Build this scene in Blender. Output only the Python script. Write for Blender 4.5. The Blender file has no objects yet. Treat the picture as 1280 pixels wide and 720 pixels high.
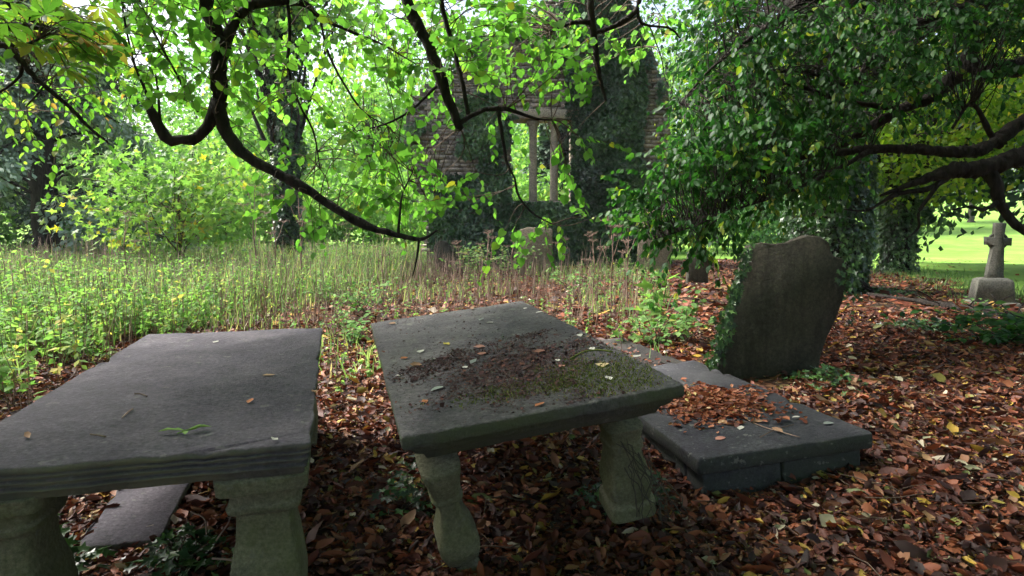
import bpy, math, random
import numpy as np
from mathutils import Vector, Matrix, noise as mn

rng = np.random.default_rng(11)
random.seed(5)
C = bpy.context.scene.collection
sc = bpy.context.scene
PI = math.pi
R = math.radians

# ------------------------------------------------------------------ camera frame
H = 1.4
FPX = 790.0
PITCH = math.atan(77 / FPX)
cp, sp = math.cos(PITCH), math.sin(PITCH)

def ray(px, py):
    u = (360 - py) / FPX
    return np.array([(px - 640) / FPX, cp + u * sp, -sp + u * cp])

def at(px, py, Y):
    d = ray(px, py)
    return np.array([0, 0, H]) + d * (Y / d[1])

def sstep(a, b, x):
    t = np.clip((x - a) / (b - a), 0, 1)
    return t * t * (3 - 2 * t)

def gz(x, y):
    x = np.asarray(x, float); y = np.asarray(y, float)
    z = 0.15 * sstep(0.0, 2.2, x) * (1 - sstep(14, 30, y))
    z = z + 0.022 * np.sin(x * 1.7 + 0.6 * y) * np.sin(y * 1.3 + 1.1) + 0.012 * np.sin(x * 4.1 + 1) * np.sin(y * 3.7)
    z = z - .075 * np.exp(-((x - 1.3) ** 2 / .5 + (y - 2.8) ** 2 / .25))
    r = np.hypot(x, y)
    z = z + np.clip(r - 55, 0, None) * 0.055 * sstep(55, 90, r) * sstep(-5, 20, y)
    return z

def gpt(px, py):
    d = ray(px, py)
    z = 0.0
    for _ in range(30):
        t = (H - z) / -d[2]
        p = d * t
        z = float(gz(p[0], p[1]))
    return np.array([p[0], p[1], z])

def vnoise(P, s, seed=0):
    """cheap smooth numpy noise in about -1..1"""
    r = np.random.default_rng(seed)
    out = np.zeros(len(P))
    for k in range(6):
        w = r.normal(size=3) * s
        out += np.sin(P @ w + r.uniform(0, 6.28) + 1.3 * np.sin(P @ (r.normal(size=3) * s * .7)))
    return out / 3.0

# ------------------------------------------------------------------ materials
def nt(name):
    m = bpy.data.materials.new(name); m.use_nodes = True
    n = m.node_tree.nodes; l = m.node_tree.links
    n.clear()
    out = n.new('ShaderNodeOutputMaterial')
    return m, n, l, out

def ramp(n, l, src, cols, interp='LINEAR'):
    r = n.new('ShaderNodeValToRGB'); r.color_ramp.interpolation = interp
    els = r.color_ramp.elements
    while len(els) < len(cols): els.new(0.5)
    for e, (p, c) in zip(els, cols):
        e.position = p; e.color = (*c, 1)
    l.new(src, r.inputs[0])
    return r.outputs[0]

def leafmat(name, cols, transl=.45, rough=.55, tcol=None, spec=.25, interp='LINEAR'):
    m, n, l, out = nt(name)
    a = n.new('ShaderNodeAttribute'); a.attribute_name = 'rnd'
    col = ramp(n, l, a.outputs['Fac'], cols, interp)
    d = n.new('ShaderNodeBsdfPrincipled'); d.inputs['Roughness'].default_value = rough
    d.inputs['Specular IOR Level'].default_value = spec
    l.new(col, d.inputs['Base Color'])
    if transl > 0:
        t = n.new('ShaderNodeBsdfTranslucent')
        mx = n.new('ShaderNodeMix'); mx.data_type = 'RGBA'; mx.blend_type = 'MULTIPLY'
        mx.inputs[0].default_value = 1
        l.new(col, mx.inputs[6]); mx.inputs[7].default_value = (*(tcol or (1.45, 1.75, .8)), 1)
        l.new(mx.outputs[2], t.inputs['Color'])
        ms = n.new('ShaderNodeMixShader'); ms.inputs[0].default_value = transl
        l.new(d.outputs[0], ms.inputs[1]); l.new(t.outputs[0], ms.inputs[2])
        l.new(ms.outputs[0], out.inputs[0])
    else:
        l.new(d.outputs[0], out.inputs[0])
    return m

def stonemat(name, c1, c2, algae=(.06, .07, .03), amt=.5, scale=6, bump=.35, side=.6, lich=(.22, .22, .19), lam=.25, attr=False, streak=False):
    m, n, l, out = nt(name)
    tc = n.new('ShaderNodeTexCoord')
    def noi(s, det=6, rough=.6, vec=None):
        x = n.new('ShaderNodeTexNoise'); x.inputs['Scale'].default_value = s
        x.inputs['Detail'].default_value = det; x.inputs['Roughness'].default_value = rough
        l.new(vec or tc.outputs['Object'], x.inputs['Vector']); return x.outputs['Fac']
    vec = None
    if streak:
        mp = n.new('ShaderNodeMapping'); mp.inputs['Scale'].default_value = (3, 3, .5)
        l.new(tc.outputs['Object'], mp.inputs[0]); vec = mp.outputs[0]
    base = ramp(n, l, noi(scale, 8, .7, vec), [(.3, c1), (.7, c2)])
    fine = ramp(n, l, noi(scale * 11, 6, .8), [(.32, (.42, .42, .42)), (.5, (1, 1, 1)), (.68, (1.7, 1.7, 1.65))])
    mf = n.new('ShaderNodeMix'); mf.data_type = 'RGBA'; mf.blend_type = 'MULTIPLY'; mf.inputs[0].default_value = 1
    l.new(base, mf.inputs[6]); l.new(fine, mf.inputs[7]); base = mf.outputs[2]
    bl = ramp(n, l, noi(scale * .33, 5, .7), [(.34, (.62, .62, .66)), (.5, (.95, .95, .95)), (.66, (1.3, 1.28, 1.2))])
    mb = n.new('ShaderNodeMix'); mb.data_type = 'RGBA'; mb.blend_type = 'MULTIPLY'; mb.inputs[0].default_value = 1
    l.new(base, mb.inputs[6]); l.new(bl, mb.inputs[7]); base = mb.outputs[2]
    if attr:
        a = n.new('ShaderNodeAttribute'); a.attribute_name = 'rnd'
        hv = ramp(n, l, a.outputs['Fac'], [(0, (.6, .58, .56)), (.5, (.95, .92, .88)), (1, (1.35, 1.22, 1.1))])
        mm = n.new('ShaderNodeMix'); mm.data_type = 'RGBA'; mm.blend_type = 'MULTIPLY'; mm.inputs[0].default_value = 1
        l.new(base, mm.inputs[6]); l.new(hv, mm.inputs[7]); base = mm.outputs[2]
    def mixc(fac, a_, b_):
        x = n.new('ShaderNodeMix'); x.data_type = 'RGBA'
        l.new(fac, x.inputs[0]); l.new(a_, x.inputs[6])
        x.inputs[7].default_value = (*b_, 1); return x.outputs[2]
    g = n.new('ShaderNodeNewGeometry'); sx = n.new('ShaderNodeSeparateXYZ'); l.new(g.outputs['Normal'], sx.inputs[0])
    mr = n.new('ShaderNodeMapRange'); mr.inputs[1].default_value = .2; mr.inputs[2].default_value = .9
    mr.inputs[3].default_value = side; mr.inputs[4].default_value = amt * .3
    l.new(sx.outputs[2], mr.inputs[0])
    ap = ramp(n, l, noi(scale * .5, 5, .65), [(.28, (0, 0, 0)), (.58, (1, 1, 1))])
    mu = n.new('ShaderNodeMath'); mu.operation = 'MULTIPLY'; l.new(mr.outputs[0], mu.inputs[0]); l.new(ap, mu.inputs[1])
    c = mixc(mu.outputs[0], base, algae)
    lp = ramp(n, l, noi(scale * 5, 4, .6), [(.64, (0, 0, 0)), (.72, (1, 1, 1))])
    ml = n.new('ShaderNodeMath'); ml.operation = 'MULTIPLY'; l.new(lp, ml.inputs[0]); ml.inputs[1].default_value = lam
    c = mixc(ml.outputs[0], c, lich)
    l2 = ramp(n, l, noi(scale * 2.3, 9, .62), [(.635, (0, 0, 0)), (.66, (1, 1, 1))])
    m2 = n.new('ShaderNodeMath'); m2.operation = 'MULTIPLY'; l.new(l2, m2.inputs[0]); m2.inputs[1].default_value = min(1, lam * 1.6)
    c = mixc(m2.outputs[0], c, tuple(v * .8 for v in lich))
    b = n.new('ShaderNodeBsdfPrincipled'); b.inputs['Roughness'].default_value = .85
    b.inputs['Specular IOR Level'].default_value = .25
    l.new(c, b.inputs['Base Color'])
    bp = n.new('ShaderNodeBump'); bp.inputs['Strength'].default_value = bump; bp.inputs['Distance'].default_value = .02
    l.new(noi(scale * 7, 8, .75), bp.inputs['Height'])
    l.new(bp.outputs[0], b.inputs['Normal']); l.new(b.outputs[0], out.inputs[0])
    return m

def plain(name, c, rough=.8, c2=None, s=15, bump=.5, dist=.01):
    m, n, l, out = nt(name)
    b = n.new('ShaderNodeBsdfPrincipled'); b.inputs['Roughness'].default_value = rough
    b.inputs['Specular IOR Level'].default_value = .2
    tc = n.new('ShaderNodeTexCoord')
    x = n.new('ShaderNodeTexNoise'); x.inputs['Scale'].default_value = s; x.inputs['Detail'].default_value = 8
    mp = n.new('ShaderNodeMapping'); mp.inputs['Scale'].default_value = (1, 1, .25)
    l.new(tc.outputs['Object'], mp.inputs[0]); l.new(mp.outputs[0], x.inputs['Vector'])
    l.new(ramp(n, l, x.outputs['Fac'], [(.3, c), (.7, c2 or tuple(v * 1.8 for v in c))]), b.inputs['Base Color'])
    bp = n.new('ShaderNodeBump'); bp.inputs['Strength'].default_value = bump; bp.inputs['Distance'].default_value = dist
    l.new(x.outputs['Fac'], bp.inputs['Height']); l.new(bp.outputs[0], b.inputs['Normal'])
    l.new(b.outputs[0], out.inputs[0])
    return m

M = {}
M['slate'] = stonemat('slate_ledger', (.05, .043, .056), (.085, .076, .096), algae=(.15, .15, .09), amt=.12, side=1, scale=5, bump=.6)
M['slate_moss'] = stonemat('slate_mossy_ledger', (.052, .048, .056), (.12, .112, .12), algae=(.075, .085, .045), amt=.35, side=1, scale=4, bump=.8, lam=.35)
M['leg'] = stonemat('weathered_leg_stone', (.16, .15, .105), (.34, .32, .235), algae=(.1, .115, .035), amt=.7, side=.75, scale=6, bump=1, lam=.2)
M['low'] = stonemat('low_ledger_stone', (.03, .029, .037), (.06, .058, .07), algae=(.04, .05, .03), amt=.5, side=.7, scale=5, bump=.5, lam=.4)
M['sunk'] = stonemat('sunken_slab_stone', (.022, .019, .02), (.055, .048, .048), algae=(.04, .04, .02), amt=.5, side=.7, scale=4, bump=.6, lam=.2)
M['headstone'] = stonemat('dark_headstone', (.028, .025, .02), (.1, .086, .067), algae=(.035, .042, .02), amt=.3, side=.5, scale=3, bump=.8, lam=.12, streak=True)
M['cross'] = stonemat('cross_stone', (.12, .118, .105), (.24, .232, .2), algae=(.07, .08, .04), amt=.4, side=.35, scale=4, bump=.6, lam=.3)
M['pale_stone'] = stonemat('buff_headstone', (.22, .17, .12), (.36, .29, .21), algae=(.1, .1, .06), amt=.3, side=.3, scale=2, bump=.4, lam=.2)
M['wall'] = stonemat('rubble_stone', (.19, .17, .15), (.36, .32, .28), algae=(.05, .05, .03), amt=.3, side=.25, scale=2, bump=.9, attr=True)
M['dressed'] = stonemat('dressed_stone', (.24, .2, .15), (.38, .32, .25), algae=(.1, .1, .06), amt=.3, side=.3, scale=2, bump=.4)
M['bark'] = plain('dark_bark', (.01, .008, .007), .9, (.04, .033, .027), 22, 1, .04)
M['bark_green'] = plain('grey_bark', (.04, .037, .028), .9, (.1, .09, .065), 10, 1, .03)
M['twig'] = plain('twig_brown', (.05, .035, .025), .8, (.14, .1, .07), 30, .3)
M['dry'] = plain('dry_stem', (.13, .085, .065), .8, (.32, .225, .17), 10, .2)
M['soil'] = plain('soil_stone', (.02, .015, .011), .95)
M['ivy'] = leafmat('ivy_leaf', [(0, (.012, .028, .012)), (.5, (.032, .078, .026)), (.85, (.06, .13, .035)), (1, (.1, .19, .05))], .15, .35, spec=.5)
M['lime'] = leafmat('lime_leaf', [(0, (.07, .18, .035)), (.45, (.115, .26, .055)), (.8, (.17, .33, .065)), (.93, (.24, .34, .05)), (1, (.4, .26, .04))], .58, .6, spec=.12)
M['beech'] = leafmat('beech_leaf', [(0, (.014, .055, .014)), (.5, (.028, .095, .02)), (.84, (.06, .15, .024)), (.94, (.2, .25, .03)), (1, (.35, .3, .05))], .45, .5, spec=.22)
M['chestnut'] = leafmat('chestnut_leaf', [(0, (.06, .16, .03)), (.5, (.13, .25, .045)), (.75, (.26, .29, .05)), (.92, (.38, .26, .08)), (1, (.25, .1, .04))], .6, .45)
M['far_bright'] = leafmat('far_foliage_bright_hazed', [(0, (.09, .19, .05)), (.5, (.17, .31, .09)), (.85, (.28, .4, .12)), (1, (.32, .3, .05))], .5, .6)  # leaf colours made paler to carry the milky haze of distance
M['far_mid'] = leafmat('far_foliage_mid_hazed', [(0, (.05, .13, .05)), (.5, (.1, .22, .08)), (.85, (.16, .29, .09)), (1, (.17, .19, .04))], .4, .6)  # haze paleness mixed into these leaf colours too
M['yellow_fol'] = leafmat('yellowing_foliage', [(0, (.07, .15, .015)), (.5, (.16, .25, .025)), (.85, (.32, .34, .035)), (1, (.42, .3, .04))], .5, .55)
M['syc'] = leafmat('sycamore_leaf', [(0, (.09, .19, .05)), (.6, (.17, .28, .08)), (.9, (.28, .35, .09)), (1, (.4, .3, .03))], .5, .5)
M['conifer'] = leafmat('conifer_spray', [(0, (.018, .042, .026)), (.5, (.04, .08, .045)), (1, (.11, .16, .09))], .15, .6)
M['yew'] = leafmat('cypress_spray', [(0, (.06, .1, .065)), (.5, (.17, .235, .165)), (1, (.3, .38, .27))], .15, .6)
M['grass'] = leafmat('grass_blade', [(0, (.07, .15, .05)), (.4, (.14, .24, .09)), (.7, (.22, .29, .13)), (1, (.4, .36, .22))], .45, .6, tcol=(1.5, 1.5, .8))
M['herb'] = leafmat('nettle_leaf', [(0, (.07, .16, .05)), (.5, (.15, .27, .09)), (.85, (.24, .34, .12)), (.95, (.34, .36, .09)), (1, (.4, .34, .12))], .42, .7, spec=.1)
M['litter'] = leafmat('fallen_leaf', [(0, (.02, .01, .009)), (.28, (.055, .021, .016)), (.48, (.12, .036, .02)), (.6, (.23, .064, .025)), (.72, (.22, .095, .045)), (.81, (.27, .16, .09)), (.87, (.42, .27, .04)), (.94, (.1, .13, .04)), (1, (.5, .42, .32))], .12, .6, tcol=(1.2, 1, .8), spec=.3)
M['litter_red'] = leafmat('copper_fallen_leaf', [(0, (.05, .018, .012)), (.3, (.14, .04, .02)), (.6, (.28, .085, .035)), (.82, (.36, .15, .075)), (.93, (.48, .33, .17)), (1, (.5, .42, .12))], .15, .6, tcol=(1.2, 1, .8), spec=.3)
M['moss'] = leafmat('moss_tuft', [(0, (.04, .055, .015)), (.5, (.1, .125, .025)), (1, (.22, .23, .06))], .1, .9)
M['debris'] = leafmat('leaf_debris', [(0, (.022, .013, .012)), (.6, (.05, .022, .02)), (.9, (.12, .05, .035)), (1, (.22, .15, .1))], .0, .9)

def flatcol(name, c, tr=.1):
    return leafmat(name, [(0, tuple(v * .8 for v in c)), (1, c)], tr, .6, tcol=(1.1, 1.05, .9))
M['l_white'] = flatcol('pale_fallen_leaf', (.5, .48, .42)); M['l_cream'] = flatcol('cream_fallen_leaf', (.5, .38, .2))
M['l_pink'] = flatcol('pinkish_fallen_leaf', (.42, .2, .15)); M['l_orange'] = flatcol('orange_fallen_leaf', (.4, .14, .05))
M['l_green'] = flatcol('green_leaf', (.16, .3, .05), .3); M['l_tan'] = flatcol('tan_fallen_leaf', (.3, .17, .09))
M['l_grey'] = flatcol('grey_green_feather', (.2, .23, .2)); M['l_yellow'] = flatcol('yellow_fallen_leaf', (.45, .36, .06))

# ------------------------------------------------------------------ mesh helpers
def mk(name, V, F, mat, parent=None, rnd=None, smooth=False, origin=None):
    """F: one (n,3)/(n,4) array or a list of such arrays / index lists"""
    V = np.asarray(V, float)
    if isinstance(F, np.ndarray): F = [F]
    loops = []; tot = []
    for f in F:
        f = np.asarray(f)
        if f.ndim == 1: f = f[None]
        loops.append(f.ravel()); tot.append(np.full(len(f), f.shape[1]))
    loops = np.concatenate(loops).astype(np.int32); tot = np.concatenate(tot).astype(np.int32)
    start = np.concatenate([[0], np.cumsum(tot)[:-1]]).astype(np.int32)
    o = bpy.data.objects.new(name, None) if False else None
    if parent is not None:
        org = np.array(parent['_w'])
    elif origin is not None:
        org = np.asarray(origin, float)
    else:
        org = np.array([V[:, 0].mean(), V[:, 1].mean(), V[:, 2].min()])
    me = bpy.data.meshes.new(name)
    me.vertices.add(len(V)); me.vertices.foreach_set('co', (V - org).astype(np.float32).ravel())
    me.loops.add(len(loops)); me.loops.foreach_set('vertex_index', loops)
    me.polygons.add(len(tot)); me.polygons.foreach_set('loop_start', start)
    try: me.polygons.foreach_set('loop_total', tot)
    except Exception: pass
    if rnd is not None:
        a = me.attributes.new('rnd', 'FLOAT', 'POINT'); a.data.foreach_set('value', np.clip(rnd, 0, 1).astype(np.float32))
    me.materials.append(mat)
    me.update(calc_edges=True); me.validate()
    if smooth:
        me.polygons.foreach_set('use_smooth', np.ones(len(me.polygons), bool))
    o = bpy.data.objects.new(name, me); C.objects.link(o)
    if parent is not None:
        o.parent = parent; o['_w'] = list(map(float, org))
        # children of a child keep the same origin
    else:
        o.location = org; o['_w'] = list(map(float, org))
    return o

def tag(o, label, cat, group=None, kind=None):
    o['label'] = label
    if cat: o['category'] = cat
    if group: o['group'] = group
    if kind: o['kind'] = kind
    return o

def empty(name, loc, label, cat, group=None):
    o = bpy.data.objects.new(name, None); C.objects.link(o); o.location = tuple(map(float, loc))
    o['_w'] = list(map(float, loc)); o.empty_display_size = .1
    return tag(o, label, cat, group)

def copy_tree(o, loc, rz=0, scale=1, label=None):
    c = o.copy(); C.objects.link(c); c.location = tuple(map(float, loc)); c.rotation_euler = (0, 0, rz); c.scale = (scale,) * 3
    if label: c['label'] = label
    for ch in list(o.children):
        d = ch.copy(); C.objects.link(d); d.parent = c
        for g in list(ch.children):
            e = g.copy(); C.objects.link(e); e.parent = d
    return c

def unit(v): return v / np.maximum(np.linalg.norm(v, axis=-1, keepdims=True), 1e-9)

T = {}
T['diamond'] = (np.array([[0, 0, 0], [.3, .5, .05], [0, 1, -.03], [-.3, .5, .05]], float), np.array([[0, 1, 2], [0, 2, 3]]))
T['broad'] = (np.array([[0, 0, 0], [.42, .38, .06], [0, 1, -.08], [-.42, .38, .06]], float), np.array([[0, 1, 2], [0, 2, 3]]))
T['ovate'] = (np.array([[0, 0, 0], [.26, .22, .05], [.3, .5, .05], [.17, .8, .0], [0, 1, -.1], [-.17, .8, 0], [-.3, .5, .05], [-.26, .22, .05], [0, .5, 0]], float),
              np.array([[0, 1, 8], [1, 2, 8], [2, 3, 8], [3, 4, 8], [4, 5, 8], [5, 6, 8], [6, 7, 8], [7, 0, 8]]))
T['heart'] = (np.array([[0, .06, 0], [.3, -.02, .03], [.48, .25, .07], [.4, .6, .05], [0, 1.02, -.12], [-.4, .6, .05], [-.48, .25, .07], [-.3, -.02, .03], [0, .5, 0]], float),
              np.array([[0, 1, 8], [1, 2, 8], [2, 3, 8], [3, 4, 8], [4, 5, 8], [5, 6, 8], [6, 7, 8], [7, 0, 8]]))
T['curl'] = (np.array([[0, 0, .05], [.28, .25, .16], [.34, .55, .2], [.15, .85, .12], [0, 1.0, .16], [-.15, .85, .16], [-.34, .5, .12], [-.26, .22, .2], [0, .5, 0]], float),
             np.array([[0, 1, 8], [1, 2, 8], [2, 3, 8], [3, 4, 8], [4, 5, 8], [5, 6, 8], [6, 7, 8], [7, 0, 8]]))
T['roll'] = (np.array([[0, 0, .1], [.2, .3, .26], [.16, .7, .3], [0, 1, .2], [-.14, .7, .06], [-.2, .3, .22], [0, .3, 0], [0, .7, .02]], float),
             np.array([[0, 1, 6], [1, 2, 7], [1, 7, 6], [2, 3, 7], [3, 4, 7], [4, 5, 6], [4, 6, 7], [5, 0, 6]]))
def star(n, r2=.5, w=1.):
    pts = [[0, 0, 0]]
    lob = [(-150, .55), (-105, .3), (-75, .8), (-38, .38), (0, 1), (38, .38), (75, .8), (105, .3), (150, .55)]
    V = [[0, .25, -.03], [0, 0, 0]]
    for a, r in lob:
        V.append([math.sin(R(a)) * r * .6 * w, .3 + math.cos(R(a)) * r * .68, .05 * abs(math.sin(R(a)))])
    k = len(lob)
    F = [[0, i + 3, i + 2] for i in range(k - 1)] + [[0, 2, 1], [0, 1, k + 1]]
    return np.array(V, float), np.array(F)
T['maple'] = star(5)
T['lance'] = (np.array([[0, 0, 0], [.13, .45, .03], [.2, .72, .03], [0, 1, -.12], [-.2, .72, .03], [-.13, .45, .03], [0, .6, -.02]], float),
              np.array([[0, 1, 6], [1, 2, 6], [2, 3, 6], [3, 4, 6], [4, 5, 6], [5, 0, 6]]))
T['blade'] = (np.array([[-.02, 0, 0], [.02, 0, 0], [.014, .55, .05], [-.014, .55, .05], [0, 1, .25]], float), np.array([[0, 1, 2], [0, 2, 3], [3, 2, 4]]))

def leaves(P, D, N, S, tmpl, rnd, sx=None):
    """instances of a leaf template baked in one array set"""
    tv, tf = T[tmpl]
    n = len(P)
    D = unit(D); X = unit(np.cross(D, N)); N = np.cross(X, D)
    S = np.broadcast_to(np.asarray(S, float), (n,))
    sxx = np.ones(n) if sx is None else sx
    V = P[:, None, :] + S[:, None, None] * (tv[None, :, 0:1] * sxx[:, None, None] * X[:, None, :] + tv[None, :, 1:2] * D[:, None, :] + tv[None, :, 2:3] * N[:, None, :])
    F = tf[None] + (np.arange(n) * len(tv))[:, None, None]
    return V.reshape(-1, 3), F.reshape(-1, 3), np.repeat(rnd, len(tv))

def cat(parts):
    Vs, Fs, Rs = [], [], []; k = 0
    for p in parts:
        V, F = p[0], p[1]; r = p[2] if len(p) > 2 else np.zeros(len(V))
        Vs.append(V); Fs.append(F + k); Rs.append(r); k += len(V)
    return np.concatenate(Vs), np.concatenate(Fs), np.concatenate(Rs)

def tubes(P, Rad, sides=4):
    """P (N,K,3), Rad (N,K): N tubes of K rings, quads as triangles"""
    P = np.asarray(P, float); Rad = np.asarray(Rad, float)
    N, K, _ = P.shape
    Tn = np.empty_like(P); Tn[:, 1:-1] = P[:, 2:] - P[:, :-2]; Tn[:, 0] = P[:, 1] - P[:, 0]; Tn[:, -1] = P[:, -1] - P[:, -2]
    Tn = unit(Tn)
    up = np.tile(np.array([.31, .2, .93]), (N, K, 1))
    A = unit(np.cross(Tn, up)); B = np.cross(Tn, A)
    th = np.arange(sides) * 2 * PI / sides
    V = P[:, :, None, :] + Rad[:, :, None, None] * (np.cos(th)[None, None, :, None] * A[:, :, None, :] + np.sin(th)[None, None, :, None] * B[:, :, None, :])
    idx = np.arange(N * K * sides).reshape(N, K, sides)
    a = idx[:, :-1]; b = np.roll(a, -1, 2); d = idx[:, 1:]; c = np.roll(d, -1, 2)
    F = np.concatenate([np.stack([a, b, c], -1).reshape(-1, 3), np.stack([a, c, d], -1).reshape(-1, 3)])
    e = idx[:, -1]
    if sides == 4: F = np.concatenate([F, e[:, [0, 1, 2]], e[:, [0, 2, 3]]])
    elif sides == 3: F = np.concatenate([F, e])
    else:
        F = np.concatenate([F] + [e[:, [0, i, i + 1]] for i in range(1, sides - 1)])
        s = idx[:, 0]; F = np.concatenate([F] + [s[:, [0, i + 1, i]] for i in range(1, sides - 1)])
    return V.reshape(-1, 3), F, np.zeros(N * K * sides)

def spline(pts, n):
    """Catmull-Rom through pts (m,k) -> n samples"""
    P = np.asarray(pts, float); m = len(P)
    Q = np.vstack([2 * P[0] - P[1], P, 2 * P[-1] - P[-2]])
    t = np.linspace(0, m - 1 - 1e-6, n); i = t.astype(int); f = (t - i)[:, None]
    a, b, c, d = Q[i], Q[i + 1], Q[i + 2], Q[i + 3]
    return .5 * (2 * b + (c - a) * f + (2 * a - 5 * b + 4 * c - d) * f ** 2 + (3 * b - a - 3 * c + d) * f ** 3)

def limb(pts, rough=.12, sides=9, seg=.09, seed=0):
    """pts rows x,y,z,r"""
    P = np.asarray(pts, float)
    L = np.linalg.norm(np.diff(P[:, :3], axis=0), axis=1).sum()
    n = max(6, int(L / seg)); n = min(n, 220)
    S = spline(P, n)
    r = np.random.default_rng(seed + int(L * 1000))
    rad = np.maximum(S[:, 3], .002)
    k = np.convolve(r.normal(size=n + 4), np.ones(3) / 3, 'same')[2:-2]
    Q = S[:, :3] + (r.normal(size=(n, 3)) * rad[:, None] * .12)
    kn = .10 * vnoise(S[:, :3], 7, 3) + .05 * vnoise(S[:, :3], 22, 4)
    V, F, a = tubes(Q[None], (rad * (1 + rough * k + kn))[None], sides)
    V = V + (np.random.default_rng(3).normal(size=V.shape) * np.repeat(rad, sides)[:, None] * rough * .25)
    return (V, F, a), S

def pl(pts):
    """pixel polyline rows px,py,Y,r -> world rows"""
    return np.array([[*at(a, b, y), r] for a, b, y, r in pts])

def rdir(n, zb=0.):
    v = rng.normal(size=(n, 3)); v[:, 2] += zb
    return unit(v)

# ------------------------------------------------------------------ ground, lawn
def lawn_mask(x, y):
    b = 8.7 + np.clip(y - 10.5, -10, 9) * .27 + .35 * np.sin(y * 1.9) + .2 * np.sin(y * 5.3)
    right = (x > b) & (y > 7)
    back = (y > 27 + 1.2 * np.sin(x * .7)) & (x < 60)
    left = (y > 12 + .5 * np.sin(x)) & (x < -9.5 + .4 * np.sin(y * 1.3))
    return right | back | left | (y > 27)

na = 900; rr = np.concatenate([[0.0], np.geomspace(.35, 300, 215)])
th = np.linspace(0, 2 * PI, na, endpoint=False)
X = rr[:, None] * np.sin(th); Y_ = rr[:, None] * np.cos(th)
V = np.stack([X, Y_, gz(X, Y_)], -1)
idx = np.arange(len(rr) * na).reshape(len(rr), na)
a = idx[:-1]; b = np.roll(a, -1, 1); d = idx[1:]; c = np.roll(d, -1, 1)
F = np.stack([a, d, c, b], -1)
cen = V.reshape(-1, 3)[F.reshape(-1, 4)].mean(1)
msk = lawn_mask(cen[:, 0], cen[:, 1])
Vf = V.reshape(-1, 3); Ff = F.reshape(-1, 4)

def groundmat():
    m, n, l, out = nt('leaf_mould_ground')
    tc = n.new('ShaderNodeTexCoord')
    v = n.new('ShaderNodeTexVoronoi'); v.inputs['Scale'].default_value = 14; v.inputs['Randomness'].default_value = 1
    l.new(tc.outputs['Object'], v.inputs['Vector'])
    sx = n.new('ShaderNodeSeparateColor'); l.new(v.outputs['Color'], sx.inputs[0])
    c = ramp(n, l, sx.outputs[0], [(0, (.018, .012, .008)), (.35, (.045, .022, .013)), (.7, (.11, .048, .025)), (.92, (.17, .095, .05)), (1, (.1, .11, .04))])
    no = n.new('ShaderNodeTexNoise'); no.inputs['Scale'].default_value = 1.1; no.inputs['Detail'].default_value = 5
    l.new(tc.outputs['Object'], no.inputs['Vector'])
    f = ramp(n, l, no.outputs['Fac'], [(.38, (0, 0, 0)), (.55, (1, 1, 1))])
    mx = n.new('ShaderNodeMix'); mx.data_type = 'RGBA'; l.new(f, mx.inputs[0]); mx.inputs[6].default_value = (.022, .016, .011, 1); l.new(c, mx.inputs[7])
    b = n.new('ShaderNodeBsdfPrincipled'); b.inputs['Roughness'].default_value = .95; b.inputs['Specular IOR Level'].default_value = .1
    l.new(mx.outputs[2], b.inputs['Base Color'])
    bp = n.new('ShaderNodeBump'); bp.inputs['Strength'].default_value = .8; bp.inputs['Distance'].default_value = .03
    l.new(v.outputs['Distance'], bp.inputs['Height']); l.new(bp.outputs[0], b.inputs['Normal'])
    l.new(b.outputs[0], out.inputs[0]); return m

def lawnmat():
    m, n, l, out = nt('mown_lawn')
    tc = n.new('ShaderNodeTexCoord')
    no = n.new('ShaderNodeTexNoise'); no.inputs['Scale'].default_value = .35; no.inputs['Detail'].default_value = 9; no.inputs['Roughness'].default_value = .7
    l.new(tc.outputs['Object'], no.inputs['Vector'])
    c = ramp(n, l, no.outputs['Fac'], [(.3, (.11, .24, .035)), (.5, (.17, .31, .05)), (.7, (.25, .37, .08))])
    b = n.new('ShaderNodeBsdfPrincipled'); b.inputs['Roughness'].default_value = .9; b.inputs['Specular IOR Level'].default_value = .1
    l.new(c, b.inputs['Base Color'])
    n2 = n.new('ShaderNodeTexNoise'); n2.inputs['Scale'].default_value = 30; l.new(tc.outputs['Object'], n2.inputs['Vector'])
    bp = n.new('ShaderNodeBump'); bp.inputs['Distance'].default_value = .03; l.new(n2.outputs['Fac'], bp.inputs['Height']); l.new(bp.outputs[0], b.inputs['Normal'])
    l.new(b.outputs[0], out.inputs[0]); return m

def sub(name, faces, mat, label):
    u, inv = np.unique(faces, return_inverse=True)
    o = mk(name, Vf[u], inv.reshape(faces.shape), mat, smooth=True, origin=(0, 0, 0))
    tag(o, label, None, kind='structure'); return o
sub('ground', Ff[~msk], groundmat(), 'dark leaf-strewn earth of the churchyard')
sub('lawn', Ff[msk], lawnmat(), 'bright mown lawn beyond the trees')

# ------------------------------------------------------------------ slabs and tombs
def rect_ring(w, l, r, step, inset):
    w2, l2 = w / 2 - inset, l / 2 - inset; r = max(.004, r)
    pts = []
    cs = [(w2 - r, -l2 + r, -90), (w2 - r, l2 - r, 0), (-w2 + r, l2 - r, 90), (-w2 + r, -l2 + r, 180)]
    nw = max(2, int(w / step)); nl = max(2, int(l / step))
    for k, (cx, cy, a0) in enumerate(cs):
        for q in range(4):
            aa = R(a0 + q * 30); pts.append((cx + r * math.cos(aa), cy + r * math.sin(aa)))
        nx = cs[(k + 1) % 4]; aa = R(a0 + 90)
        p0 = np.array([cx + r * math.cos(aa), cy + r * math.sin(aa)]); p1 = np.array([nx[0] + r * math.cos(aa), nx[1] + r * math.sin(aa)])
        cnt = nl if k % 2 == 0 else nw
        for q in range(1, cnt): pts.append(tuple(p0 + (p1 - p0) * q / cnt))
    return np.array(pts)

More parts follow.
